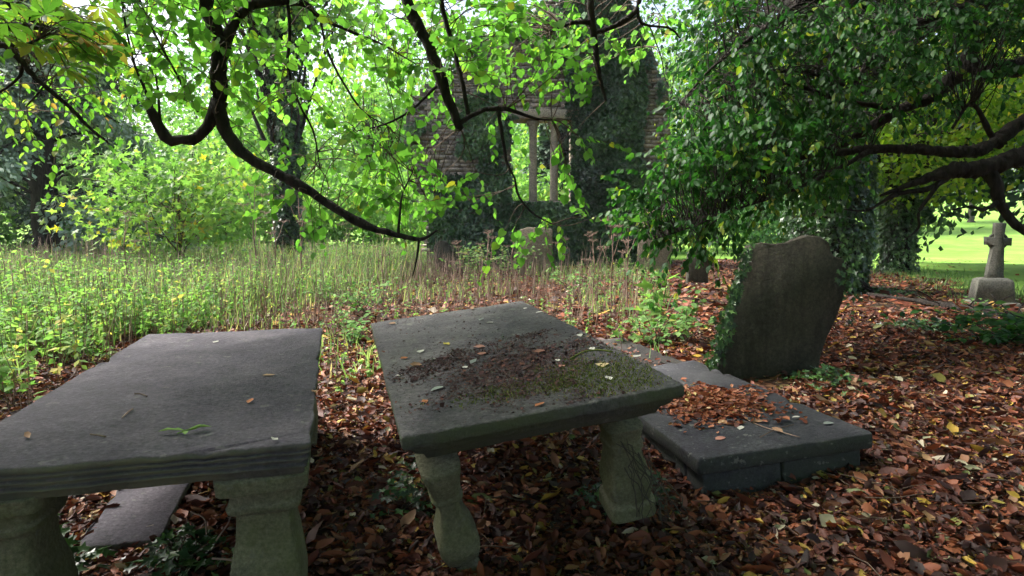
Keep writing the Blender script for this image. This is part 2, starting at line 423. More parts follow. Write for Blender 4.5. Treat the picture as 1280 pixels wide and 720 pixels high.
def loft_slab(w, l, prof, step=.05, r=.012, rough=.004, seed=0, edge=.0, caps=True, chips=0):
    rings = [rect_ring(w, l, r, step, i) for i, z in prof]
    n = len(rings[0]); V = np.concatenate([np.c_[rg, np.full(n, z)] for rg, (i, z) in zip(rings, prof)])
    d = np.c_[vnoise(V, 9, seed), vnoise(V, 9, seed + 1), vnoise(V, 7, seed + 2) * .6]
    d += .5 * np.c_[vnoise(V, 40, seed + 3), vnoise(V, 40, seed + 4), vnoise(V, 30, seed + 5)]
    V = V + d * rough
    for c_ in range(chips):
        rr_ = random.random(); i0 = int(rr_ * n); amt = random.uniform(.01, .03)
        p0 = V[i0 + n * (len(prof) - 1)] if False else V[i0]
        dist = np.linalg.norm(V - np.array([V[i0, 0], V[i0, 1], prof[-2][1]]), axis=1)
        k = np.exp(-(dist / random.uniform(.02, .06)) ** 2) * amt
        cdir = unit(-np.c_[V[:, :2], np.zeros(len(V))]); V = V + cdir * k[:, None]; V[:, 2] -= k * .5
    a = (np.arange(len(prof) - 1) * n)[:, None] + np.arange(n); b = (np.arange(len(prof) - 1) * n)[:, None] + (np.arange(n) + 1) % n
    F = [np.stack([a, b, b + n, a + n], -1).reshape(-1, 4)]
    if caps:
        F.append(np.arange(n)[::-1].copy()); F.append(np.arange(n) + n * (len(prof) - 1))
    return V, F

def rotm(yaw, pit, rol):
    return np.array((Matrix.Rotation(yaw, 3, 'Z') @ Matrix.Rotation(pit, 3, 'X') @ Matrix.Rotation(rol, 3, 'Y')))

def superloft(prof, seg=32, sq=4., rough=.003, seed=0, step=.007):
    """square-ish turned leg: prof rows z,halfx,halfy (z up from 0)"""
    P = np.asarray(prof, float)
    zs = np.arange(P[0, 0], P[-1, 0] + 1e-6, step)
    hx = np.interp(zs, P[:, 0], P[:, 1]); hy = np.interp(zs, P[:, 0], P[:, 2])
    t = np.arange(seg) * 2 * PI / seg + PI / seg
    c, s = np.cos(t), np.sin(t)
    ex = np.sign(c) * np.abs(c) ** (2 / sq); ey = np.sign(s) * np.abs(s) ** (2 / sq)
    V = np.concatenate([np.c_[ex * a_, ey * b_, np.full(seg, z)] for z, a_, b_ in zip(zs, hx, hy)])
    V = V + np.c_[vnoise(V, 14, seed), vnoise(V, 14, seed + 1), vnoise(V, 14, seed + 2)] * rough + rng.normal(size=V.shape) * rough * .25
    K = len(zs); a = (np.arange(K - 1) * seg)[:, None] + np.arange(seg); b = (np.arange(K - 1) * seg)[:, None] + (np.arange(seg) + 1) % seg
    return V, [np.stack([a, b, b + seg, a + seg], -1).reshape(-1, 4), np.arange(seg)[::-1].copy(), np.arange(seg) + (K - 1) * seg]

class Plane:
    def __init__(s, c, rot): s.c = np.array(c, float); s.R = rot; s.n = rot[:, 2]
    def w(s, p): return np.asarray(p) @ s.R.T + s.c
    def hit(s, px, py):
        d = ray(px, py); o = np.array([0, 0, H]); t = ((s.c - o) @ s.n) / (d @ s.n); return o + d * t
    def loc(s, p): return (p - s.c) @ s.R

def leg_at(name, top, bot, prof, yaw, mat, parent, sq, seed):
    top = np.array(top, float); bot = np.array(bot, float); L = np.linalg.norm(top - bot)
    P = np.array(prof, float); P[:, 0] = P[:, 0] * L
    if prof is not legp1: P[:, 1:] *= .9
    V, F = superloft(P, sq=sq, seed=seed)
    z = (top - bot) / L; x = np.array([math.cos(yaw), math.sin(yaw), 0]); x = unit(x - z * (x @ z)); y = np.cross(z, x)
    V = V @ np.array([x, y, z]) + bot
    return mk(name, V, F, mat, parent, smooth=False)

# --- first table tomb (left)
rot1 = rotm(R(15.74), R(.07), R(.36)); pl1 = Plane((-1.477, 2.964, .716), rot1)
t1 = empty('table_tomb', (-1.477, 2.964, 0.0), 'big bare grey table tomb nearest the left edge, its flat top almost clean', 'table tomb', 'table tombs side by side')
prof1 = [(.03, -.135), (.026, -.133), (.026, -.108), (.014, -.104), (.012, -.096), (.024, -.090), (.027, -.082), (.020, -.076), (.008, -.072), (.006, -.064), (.018, -.059), (.020, -.052), (.004, -.046), (.002, -.036), (.012, -.033), (.012, -.029), (0, -.026), (0, -.006), (.005, 0.0)]
prof1 = [(i_, z_ * .8) for i_, z_ in prof1]
V, F = loft_slab(1.06, 2.375, prof1, .03, .014, .003, 3, chips=16)
mk('ledger_slab', pl1.w(V), F, M['slate'], t1)
legp1 = [(0, .13, .16), (.1, .13, .16), (.12, .115, .15), (.35, .122, .155), (.5, .112, .15), (.65, .092, .125), (.80, .088, .12), (.805, .112, .145), (.84, .118, .15), (.85, .105, .14), (.91, .105, .14), (.915, .14, .17), (1, .145, .175)]
for k, (lx, ly) in enumerate([(.375, -1.0), (-.37, -1.01), (.37, .9), (-.37, .9)]):
    tp = pl1.w([lx, ly, -.107]); bt = np.array([tp[0] + (.03 if k == 1 else 0), tp[1], float(gz(tp[0], tp[1])) - .06])
    leg_at('leg', tp, bt, legp1, R(15.7), M['leg'], t1, 10 if k != 1 else 5, 20 + k)

# --- second table tomb (middle, tilted)
rot2 = rotm(R(15.06), R(1.61), R(-6.31)); pl2 = Plane((-.152, 3.37, .763), rot2)
t2 = empty('table_tomb', (-.152, 3.37, 0.05), 'tilted grey table tomb in the middle, moss and leaf debris over its top', 'table tomb', 'table tombs side by side')
prof2 = [(.085, -.125), (.08, -.11), (.07, -.10), (.045, -.085), (.035, -.07), (.03, -.06), (.004, -.052), (.0, -.04), (0, -.008), (.005, 0.0)]
V, F = loft_slab(1.1, 2.29, prof2, .03, .014, .004, 9, chips=20)
mk('ledger_slab', pl2.w(V), F, M['slate_moss'], t2)
legp2 = [(0, .078, .1), (.13, .072, .095), (.16, .056, .078), (.185, .058, .08), (.2, .08, .1), (.3, .098, .125), (.38, .095, .122), (.5, .07, .095), (.62, .05, .075), (.68, .05, .072), (.70, .05, .072), (.71, .068, .088), (.74, .072, .092), (.76, .064, .086), (.9, .08, .115), (.96, .088, .125), (1, .088, .125)]
legp3 = [(0, .125, .13), (.14, .125, .13), (.17, .1, .11), (.22, .105, .115), (.36, .115, .13), (.55, .098, .11), (.74, .075, .09), (.76, .09, .1), (.82, .092, .1), (.84, .08, .09), (1, .095, .11)]
tA = pl2.w([-.35, -.98, -.12]); bA = gpt(584, 700)
tA = at(546, 572, 2.36); bA = at(582, 706, 2.56); bA[2] -= .02
leg_at('leg', tA, bA, legp2, R(18), M['leg'], t2, 3.8, 31)
tB = pl2.w([.36, -.9, -.12]); tB = at(775, 527, 2.78); bB = at(784, 632, 2.86)
leg_at('leg', tB, bB, legp3, R(12), M['leg'], t2, 5, 33)
rt = []
for k in range(16):
    a0 = tB + np.array([random.uniform(-.02, .1), -random.uniform(.08, .12), -random.uniform(.05, .18)])
    e0 = bB + np.array([random.uniform(-.02, .26), -random.uniform(.12, .22), random.uniform(.0, .05)])
    mdp = (a0 + e0) / 2 + np.array([random.uniform(-.02, .05), -.02, random.uniform(-.03, .03)])
    rt.append(tubes(spline(np.array([a0, mdp, e0]), 10)[None] + rng.normal(0, .007, (1, 10, 3)), np.full((1, 10), random.uniform(.001, .003)), 4))
V, F, _ = cat(rt); mk('clinging_roots', V, F, M['bark_green'], t2)
for lx, s_ in ((-.36, 35), (.36, 37)):
    tp = pl2.w([lx, .85, -.12]); leg_at('leg', tp, [tp[0] + .04, tp[1], float(gz(tp[0], tp[1])) - .06], legp2, R(15), M['leg'], t2, 3.4, s_)

# --- low ledger tomb on the right, and the slab lying beyond it
rot3 = rotm(R(9.5), R(-1.5), R(-4.84)); near3 = rotm(R(9.5), R(-1.5), R(-4.84)) @ np.array([[-.485, -1.03, 0]]).T
c3 = np.array([.914, 3.016, .258]) - near3[:, 0]
pl3 = Plane(c3, rot3)
t3 = empty('ledger_tomb', (c3[0], c3[1], .1), 'low dark ledger tomb on a stone plinth, heaped with copper leaves', 'tomb')
V, F = loft_slab(.97, 2.06, [(.008, -.085), (0, -.078), (0, -.01), (.006, 0)], .035, .012, .003, 15, chips=8)
mk('ledger_slab', pl3.w(V), F, M['low'], t3)
def blk(x0, x1, y0, y1, z0, z1, seed):
    V, F = loft_slab(x1 - x0, y1 - y0, [(.006, z0), (0, z0 + .008), (0, z1 - .008), (.008, z1)], .05, .012, .004, seed)
    V[:, 0] += (x0 + x1) / 2; V[:, 1] += (y0 + y1) / 2; return V, F
for q, (x0, x1, y0, y1) in enumerate([(-.445, -.02, -.99, -.8), (.0, .44, -.985, -.8), (-.445, -.27, -.78, .1), (.27, .44, -.78, .1), (-.445, -.27, .12, .98), (.27, .44, .12, .98)]):
    V, F = blk(x0, x1, y0, y1, -.32, -.088, 50 + q * 3)
    mk('plinth_block', pl3.w(V), F, M['low'], t3)
c4 = pl3.w([.0, 1.93, -.05])
pl4 = Plane(c4, rotm(R(9.5), R(-2.2), R(-3.5)))
V, F = loft_slab(.96, 1.75, [(.008, -.09), (0, -.082), (0, -.01), (.006, 0)], .04, .012, .004, 75, chips=10)
tag(mk('ledger_slab', pl4.w(V), F, M['sunk']), 'flat dark gravestone sunk among leaves beyond the leaf-heaped ledger, left of the leaning headstone', 'gravestone')

# fallen slab under the first table
g0 = gpt(128, 668)
plf = Plane((-1.88, 3.27, .085), rotm(R(17), R(1), R(3)))
V, F = loft_slab(.32, 1.5, [(.01, -.07), (0, -.06), (0, -.008), (.006, 0)], .04, .05, .004, 85, chips=6)
tag(mk('fallen_slab', plf.w(V), F, M['slate']), 'narrow bluish grey slab lying on the ground beneath the left table tomb', 'stone slab')

# ------------------------------------------------------------------ upright stones
def outline_stone(name, out2d, thick, base, yaw, lean, mat, parent=None, seed=0, rough=.006, back=0., step=.05, origin=None):
    """out2d: closed polygon (x,z); makes bevelled slab with densified edge"""
    P = np.asarray(out2d, float); pts = []
    for i in range(len(P)):
        p, q = P[i], P[(i + 1) % len(P)]; k = max(1, int(np.linalg.norm(q - p) / step))
        for j in range(k): pts.append(p + (q - p) * j / k)
    pts = np.array(pts); n = len(pts); cen = pts.mean(0)
    rows = []
    for y, ins in ((-thick / 2, .012), (-thick / 2 + .012, 0), (0, 0), (thick / 2 - .012, 0), (thick / 2, .012)):
        d = unit(cen - pts); rows.append(np.c_[pts[:, 0] + d[:, 0] * ins, np.full(n, y), pts[:, 1] + d[:, 1] * ins])
    V = np.concatenate(rows)
    V = V + np.c_[vnoise(V, 9, seed), vnoise(V, 9, seed + 1), vnoise(V, 9, seed + 2)] * rough + .4 * rough * np.c_[vnoise(V, 45, seed + 7), vnoise(V, 45, seed + 8), vnoise(V, 45, seed + 9)]
    a = (np.arange(4) * n)[:, None] + np.arange(n); b = (np.arange(4) * n)[:, None] + (np.arange(n) + 1) % n
    F = [np.stack([a, b, b + n, a + n], -1).reshape(-1, 4), np.arange(n)[::-1].copy(), np.arange(n) + 4 * n]
    m = np.array(Matrix.Rotation(yaw, 3, 'Z') @ Matrix.Rotation(lean, 3, 'Y') @ Matrix.Rotation(back, 3, 'X'))
    V = V @ m.T + np.array(base)
    o = mk(name, V, F, mat, parent, origin=origin)
    return o, m

Yh = 5.2
hb = at(955, 474, Yh)
hs = empty('headstone', (hb[0], hb[1], float(gz(hb[0], hb[1]))), 'large dark headstone leaning to the right, ivy creeping up its left edge', 'headstone')
px2 = [(884, 478), (890, 455), (905, 410), (922, 350), (932, 318), (938, 302), (952, 299), (968, 302), (988, 300), (1000, 294), (1014, 290), (1030, 293), (1040, 302), (1046, 318), (1062, 322), (1068, 335), (1062, 362), (1046, 400), (1030, 436), (1021, 462), (1018, 480)]
out2 = np.array([[at(a_, b_, Yh)[0] - hb[0], at(a_, b_, Yh)[2] - hb[2]] for a_, b_ in px2])[::-1]
out2[:, 1] -= .02
outline_stone('stone_slab', out2, .13, hb, R(6), 0, M['headstone'], hs, 5, .008, back=R(-3))

# cross
Yc = float(gpt(1238, 382)[1])
cb = gpt(1238, 380)
cr = empty('stone_cross', cb, 'grey celtic cross on a tapered stepped base, beside the bright lawn at right', 'grave cross')
def cx(px, py): q = at(px, py, Yc); return [q[0] - cb[0], q[2] - cb[2]]
V, F = loft_slab(.66, .54, [(0, -.08), (.0, .035), (.015, .05)], .06, .02, .005, 91); m_ = rotm(R(-22), 0, 0)
mk('base', V @ m_.T + cb, F, M['cross'], cr)
V, F = loft_slab(.54, .44, [(0, .048), (.035, .36), (.05, .40), (.11, .43)], .05, .015, .005, 92)
mk('pedestal', V @ m_.T + cb, F, M['cross'], cr)
sh = [(-.115, .42), (.115, .42), (.078, .9), (.06, .96), (.17, .95), (.175, 1.075), (.06, 1.065), (.072, 1.3), (-.072, 1.3), (-.06, 1.065), (-.175, 1.075), (-.17, .95), (-.06, .96), (-.078, .9)]
csh, _ = outline_stone('cross_shaft', sh, .13, cb, R(-18), R(2), M['cross'], cr, 7, .006, step=.06)
# ring of the cross head as four quarter arcs between the arms
aa = np.linspace(0, 2 * PI, 33)
pts = np.array([[.125 * math.cos(t), 0, 1.012 + .125 * math.sin(t)] for t in aa])
V_, F_, _ = tubes(pts[None], np.full((1, 33), .022), 6)
mrot = np.array(Matrix.Rotation(R(-18), 3, 'Z') @ Matrix.Rotation(R(2), 3, 'Y'))
mk('ring', V_ @ mrot.T + cb, F_, M['cross'], csh)

# buff and other small headstones near the ruin
def small_stone(x0, x1, y0, y1, Y, mat, label, shape='flat', lean=0, yaw=0, thick=.14):
    b = at((x0 + x1) / 2, y1, Y); w = (x1 - x0) / FPX * Y; h = (y1 - y0) / FPX * Y; b[2] = float(gz(b[0], b[1]))
    if shape == 'flat': o_ = [(-w / 2, -.1), (w / 2, -.1), (w / 2, h * .97), (w * .3, h), (-w * .3, h * .995), (-w / 2, h * .96)]
    elif shape == 'round': o_ = [(-w / 2, -.1), (w / 2, -.1)] + [(w / 2 * math.cos(t), h - w / 2 + w / 2 * math.sin(t)) for t in np.linspace(0, PI, 12)]
    else: o_ = [(-w / 2, -.1), (w / 2, -.1), (w / 2, h * .8), (w * .25, h * .86), (0, h), (-w * .25, h * .86), (-w / 2, h * .8)]
    o, _ = outline_stone('headstone', o_, thick, b, yaw, lean, mat, None, int(x0), .01)
    tag(o, label, 'headstone')
small_stone(650, 690, 283, 343, 17.5, M['pale_stone'], 'tall buff square-topped headstone standing below the ruined window', yaw=R(4))
small_stone(797, 838, 270, 345, 18.0, M['pale_stone'], 'brown headstone behind the drooping branch at the ruin corner', 'flat', yaw=R(-6))
small_stone(858, 884, 312, 358, 14.0, M['headstone'], 'small dark headstone in shade left of the leaning headstone', 'round')
small_stone(545, 566, 300, 343, 18.2, M['headstone'], 'dark round-topped headstone low against the left end of the ruin', 'round', R(-4))

# ------------------------------------------------------------------ the ruined wall
YW = 21.0
def wx(px, py): q = at(px, py, YW); return [q[0], q[2]]
outW = np.array([wx(*p) for p in [(537, 345), (536, 245), (522, 240), (520, 205), (511, 190), (512, 140), (524, 128), (530, 112), (552, 104), (560, 88), (580, 82), (585, 62), (602, 50), (640, 44), (664, 22), (700, -8), (740, -40), (775, -12), (795, 28), (806, 60), (818, 95), (828, 120), (832, 180), (836, 345)]])
holeW = np.array([wx(*p) for p in [(640, 152), (712, 152), (712, 252), (640, 252)]])
def inpoly(P, poly):
    x, z = P[:, 0], P[:, 1]; c_ = np.zeros(len(P), bool); n = len(poly)
    for i in range(n):
        a_, b_ = poly[i], poly[(i + 1) % n]
        if a_[1] == b_[1]: continue
        c_ ^= ((a_[1] > z) != (b_[1] > z)) & (x < (b_[0] - a_[0]) * (z - a_[1]) / (b_[1] - a_[1]) + a_[0])
    return c_
def courses(poly, hole, org, ux, thick, seed, zmin, zmax):
    r = np.random.default_rng(seed); boxes = []
    z = zmin
    while z < zmax:
        h = r.uniform(.06, .15); xs = poly[:, 0].min() - r.uniform(0, .4)
        while xs < poly[:, 0].max():
            w = r.choice([r.uniform(.1, .25), r.uniform(.2, .55)])
            q = np.array([[xs + w / 2, z + h / 2]])
            if inpoly(q, poly)[0] and not (hole is not None and inpoly(q, hole)[0]):
                lo, hi = xs, xs + w
                if hole is not None and hole[:, 1].min() < z + h / 2 < hole[:, 1].max():
                    h0, h1 = hole[:, 0].min(), hole[:, 0].max()
                    if q[0, 0] < h0: hi = min(hi, h0)
                    else: lo = max(lo, h1)
                if hi - lo > .05: boxes.append((lo + .008, hi - .008, z + r.uniform(.002, .02), z + h - r.uniform(.002, .02), r.uniform(-.05, .01), r.random()))
            xs += w
        z += h
    Vs, Fs, Rs = [], [], []; cube = np.array([[0, 1, 2, 3], [4, 7, 6, 5], [0, 4, 5, 1], [1, 5, 6, 2], [2, 6, 7, 3], [3, 7, 4, 0]])
    for k, (x0, x1, z0, z1, dy, c_) in enumerate(boxes):
        j = lambda: r.uniform(-.018, .018)
        fr = [(x0 + j(), -thick / 2 + dy + j(), z0 + j()), (x1 + j(), -thick / 2 + dy + j(), z0 + j()), (x1 + j(), -thick / 2 + dy + j(), z1 + j()), (x0 + j(), -thick / 2 + dy + j(), z1 + j())]
        bk = [(x0, thick / 2 + dy, z0), (x1, thick / 2 + dy, z0), (x1, thick / 2 + dy, z1), (x0, thick / 2 + dy, z1)]
        Vs.append(np.array(fr + bk)); Fs.append(cube + 8 * k); Rs.append(np.full(8, c_))
    V = np.concatenate(Vs); V = np.c_[org[0] + V[:, 0] * ux[0] - V[:, 1] * ux[1] * 1.0, org[1] + V[:, 0] * ux[1] + V[:, 1] * ux[0], V[:, 2]]
    return V, np.concatenate(Fs), np.concatenate(Rs)
ruin = empty('ruined_wall', (0.8, YW, 0), 'ivy-covered ruined rubble gable wall with a tall two-mullion window opening', 'ruin')
V, F, rn = courses(outW, holeW, (0, YW), (1, 0), .9, 3, -.1, outW[:, 1].max())
mk('masonry', V, F, M['wall'], ruin, rnd=rn)
# mortar core slightly behind the faces
cs_ = .15; gx = np.arange(outW[:, 0].min(), outW[:, 0].max(), cs_); gzv = np.arange(-.1, outW[:, 1].max(), cs_)
core = [(x, z) for x in gx for z in gzv]
core = np.array(core); keep = inpoly(core + cs_ / 2, outW) & ~inpoly(core + cs_ / 2, holeW + np.array([[-.1, -.1], [.1, -.1], [.1, .1], [-.1, .1]]) * 1.3 * np.array([[1, -1]]))
core = core[keep]
cube = np.array([[0, 1, 2, 3], [4, 7, 6, 5], [0, 4, 5, 1], [1, 5, 6, 2], [2, 6, 7, 3], [3, 7, 4, 0]])
Vc = np.concatenate([np.array([(x, YW - .425, z), (x + cs_, YW - .425, z), (x + cs_, YW - .425, z + cs_), (x, YW - .425, z + cs_), (x, YW + .36, z), (x + cs_, YW + .36, z), (x + cs_, YW + .36, z + cs_), (x, YW + .36, z + cs_)]) for x, z in core])
Fc = np.concatenate([cube[:2] + 8 * i for i in range(len(core))])
mk('mortar_core', Vc, Fc, plain('old_mortar', (.1, .085, .07), .95, (.17, .145, .12), 4), ruin)
# return wall going back on the right
side = np.array([[0, -.1], [3.4, -.1], [3.2, 2.4], [2.2, 3.6], [1.2, 4.6], [.3, 5.2], [0, 5.4]])
xr = outW[:, 0].max() - .45
V, F, rn = courses(side, None, (xr, YW + .47), (0, 1), .8, 8, -.1, 5.3)
mk('return_wall', V, F, M['wall'], ruin, rnd=rn)
# dressed stones of the window
def boxm(x0, x1, y0, y1, z0, z1, seed=0, rough=.008):
    V, F = loft_slab(x1 - x0, y1 - y0, [(.02, z0), (0, z0 + .02), (0, (z0 + z1) / 2), (0, z1 - .02), (.02, z1)], .12, .02, rough, seed)
    V[:, 0] += (x0 + x1) / 2; V[:, 1] += (y0 + y1) / 2; return V, F
ztop = wx(660, 152)[1]; zsill = wx(660, 252)[1]
for k, pxm in enumerate((666, 692)):
    xm = wx(pxm, 200)[0]
    V, F = superloft([(zsill - .02, .14, .17), (zsill + .18, .13, .16), (ztop - .36, .12, .15), (ztop - .32, .15, .18), (ztop - .2, .14, .17), (ztop - .12, .21, .22), (ztop, .24, .25)], 16, 2.6, .008, k, .08)
    V += [xm, YW - .2, 0]; mk('mullion', V, F, M['dressed'], ruin)
V, F = boxm(wx(628, 150)[0], wx(722, 150)[0], YW - .53, YW + .42, ztop + .004, ztop + .3, 3); mk('lintel', V, F, M['dressed'], ruin)
V, F = boxm(wx(632, 150)[0], wx(720, 150)[0], YW - .56, YW + .42, zsill - .2, zsill - .004, 4); mk('sill', V, F, M['dressed'], ruin)
# ivy over the wall
def wall_ivy():
    n = 60000; P2 = np.c_[rng.uniform(outW[:, 0].min() - .2, outW[:, 0].max() + .2, n), rng.uniform(0, outW[:, 1].max() + .3, n)]
    pxs = P2[:, 0] / YW * FPX + 640
    pys = 283 - (P2[:, 1] - H) / YW * FPX
    lump = vnoise(np.c_[P2, np.zeros(n)], 1.4, 4)
    d = np.zeros(n)
    d = np.maximum(d, np.where((pxs > 704) & (pxs < 796 + 6 * lump) & (pys > 75), 1.0, 0))
    d = np.maximum(d, np.where((pxs > 690) & (pxs < 820) & (pys <= 95), .35 + .5 * (lump > 0), 0))
    d = np.maximum(d, np.where((pxs > 600) & (pxs < 648 + 8 * lump) & (pys > 150) & (lump > -.5), .8, 0))
    d = np.maximum(d, np.where((pxs > 540) & (pxs < 600) & (pys > 232 + 20 * lump), .7, 0))
    d = np.maximum(d, np.where((pxs < 700) & (pys < 95) & (lump > -.1), .55, 0))
    d = np.maximum(d, np.where((pxs > 812) & (pys < 240) & (lump > .0), .6, 0))
    d = np.maximum(d, np.where((pys > 250) & (pxs > 636) & (pxs < 710), .9, 0))
    d = np.maximum(d, np.where((lump > .75), .5, 0))
    pin = inpoly(P2, outW) & ~inpoly(P2, holeW)
    k = (rng.random(n) < d) & (pin | (rng.random(n) < .06))
    k &= ~(inpoly(P2, holeW))
    P2 = P2[k]; lump = lump[k]; n = len(P2)
    dep = .03 + .22 * np.clip(vnoise(np.c_[P2, np.zeros(n)], 2.6, 9) * .5 + .5, 0, 1) * rng.random(n) ** .5
    P = np.c_[P2[:, 0], YW - .47 - dep, P2[:, 1]]
    D = np.c_[rng.normal(0, .5, n), rng.normal(-.35, .3, n), rng.normal(-.8, .4, n)]
    N = np.c_[rng.normal(0, .45, n), np.full(n, -1.), rng.normal(.5, .4, n)]
    return leaves(P, D, N, rng.uniform(.1, .21, n), 'maple', np.clip(.5 + .28 * lump + rng.normal(0, .2, n), 0, 1))
V, F, rn = wall_ivy(); mk('ivy', V, F, M['ivy'], ruin, rnd=rn)

# ------------------------------------------------------------------ trees
def crown_cards(center, rad, ncl, per, size, seed, tmpl='broad', csz=.45, flat=.7, hollow=.35, droop=.2):
    r = np.random.default_rng(seed)
    u = unit(r.normal(size=(ncl, 3))); rr_ = r.uniform(hollow, 1, (ncl, 1)) ** .6
    cc = np.array(center) + u * rr_ * np.array(rad) * (1 + .18 * r.normal(size=(ncl, 1)))
    s = r.uniform(.5, 1.35, (ncl, 1)) * csz
    P = cc[:, None, :] + r.normal(size=(ncl, per, 3)) * (s[:, None] * np.array([1, 1, flat]))
    n = ncl * per; P = P.reshape(-1, 3)
    out = unit(P - np.array(center)); N = unit(out * .5 + r.normal(size=(n, 3)) * .7 + [0, 0, .5])
    D = unit(r.normal(size=(n, 3)) + out * .4 - [0, 0, droop])
    rn = np.clip(np.repeat(r.normal(.5, .2, ncl), per) + r.normal(0, .14, n), 0, 1)
    return leaves(P, D, N, r.uniform(.7, 1.3, n) * size, tmpl, rn), cc

def make_tree(name, loc, h, rad, mat, label, seed, ncl=150, per=60, size=.2, trunk_r=.25, group=None, crown_z=None, csz=.6, bark='bark_green', tmpl='broad', lean=0., cat_='tree'):
    r = np.random.default_rng(seed)
    loc = np.array([loc[0], loc[1], float(gz(loc[0], loc[1]))])
    o = empty(name, loc, label, cat_, group)
    cz = crown_z or h * .6
    cen = loc + [lean * h * .5, 0, cz]
    (lv, cc) = crown_cards(cen, rad, ncl, per, size, seed, tmpl, csz)
    top = loc + [lean * h * .6, 0, min(h * .85, cz + rad[2] * .5)]
    par, _ = limb([[*(loc - [0, 0, .2]), trunk_r * 1.5], [*(loc + [0, 0, .4]), trunk_r * 1.05], [*(loc + [r.normal(0, .15) + lean * h * .2, 0, h * .35]), trunk_r * .85], [*top, trunk_r * .3]], .1, 9, .3, seed)
    prt = [par]
    pick = cc[r.permutation(len(cc))[:min(34, len(cc))]]
    for q in pick:
        z0 = loc[2] + r.uniform(.2, .75) * h * .8; t_ = (z0 - loc[2]) / (top[2] - loc[2]); s = loc + (top - loc) * t_
        mid = (s + q) / 2 + [0, 0, .12 * np.linalg.norm(q - s)] + r.normal(0, .15, 3)
        p_, _ = limb([[*s, trunk_r * .32 * (1 - t_ * .5)], [*mid, trunk_r * .16], [*q, .015]], .1, 5, .35, seed); prt.append(p_)
    V, F, _ = cat(prt); mk('trunk', V, F, M[bark], o, smooth=True)
    mk('crown', *lv[:2], M[mat], o, rnd=lv[2])
    return o

def trunk_ivy(parent, base, h, r0, r1, n, size=.11, lean=0., seed=0, tuft=.25):
    r = np.random.default_rng(seed)
    z = r.uniform(0, h, n); a_ = r.uniform(0, 2 * PI, n); rad = r0 + (r1 - r0) * z / h
    q = np.c_[np.cos(a_) * 1.5, np.sin(a_) * 1.5, z * 1.2]
    ln = vnoise(q, 1.6, seed)
    rad = rad * (1 + tuft * np.clip(ln, -.3, 1.2)) + r.random(n) * .1
    k = ln > -1.0
    P = np.c_[base[0] + lean * z + np.cos(a_) * rad, base[1] + np.sin(a_) * rad, base[2] + z][k]; a_ = a_[k]; n = len(P)
    out = np.c_[np.cos(a_), np.sin(a_), np.zeros(n)]
    D = out * .4 + r.normal(0, .5, (n, 3)) - [0, 0, .8]; N = out + r.normal(0, .4, (n, 3)) + [0, 0, .4]
    V, F, rn = leaves(P, D, N, r.uniform(.7, 1.3, n) * size, 'maple', np.clip(.5 + ln[k] * .25 + r.normal(0, .2, n), 0, 1))
    return mk('ivy', V, F, M['ivy'], parent, rnd=rn)

# ivy-clad tree in the meadow
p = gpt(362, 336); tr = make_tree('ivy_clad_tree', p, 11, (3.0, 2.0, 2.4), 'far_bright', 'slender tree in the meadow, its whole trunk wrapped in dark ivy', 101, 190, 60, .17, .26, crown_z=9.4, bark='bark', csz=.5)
trunk_ivy(tr, np.array(tr['_w']), 9.5, .3, .5, 9500, .15, seed=5, tuft=.45)
# big dark trunk behind the leaning headstone
p = at(1030, 365, 12.3); p[2] = float(gz(p[0], p[1]))
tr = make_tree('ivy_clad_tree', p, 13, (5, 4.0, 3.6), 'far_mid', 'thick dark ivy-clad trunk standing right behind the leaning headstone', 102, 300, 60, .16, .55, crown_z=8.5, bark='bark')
trunk_ivy(tr, np.array(tr['_w']), 6.0, .68, .62, 14000, .11, seed=6, tuft=.14)
# second ivy trunk by the lawn with yellowing crown
p = gpt(1119, 341); tr = make_tree('yellowing_tree', p, 9, (5.0, 3.2, 2.4), 'yellow_fol', 'tree at the lawn edge with yellowing leaves and an ivy-skirted trunk', 103, 300, 60, .15, .3, crown_z=4.5, bark='bark', csz=.5)
trunk_ivy(tr, np.array(tr['_w']), 3.2, .36, .24, 4200, .11, seed=7, tuft=.25)
# sycamore bush
def bush(name, loc, rad, mat, label, seed, ncl, per, size, tmpl, cz, csz=.35, cat_='shrub', group=None):
    return make_tree(name, loc, cz + rad[2] * .7, rad, mat, label, seed, ncl, per, size, .07, group, cz, csz, 'twig', tmpl, 0, cat_)
bush('sycamore_bush', gpt(228, 349), (2.15, 1.5, 1.4), 'syc', 'bright green sycamore bush rising from the meadow, left of the ivy trunk', 110, 62, 40, .2, 'maple', 2.2, .5)
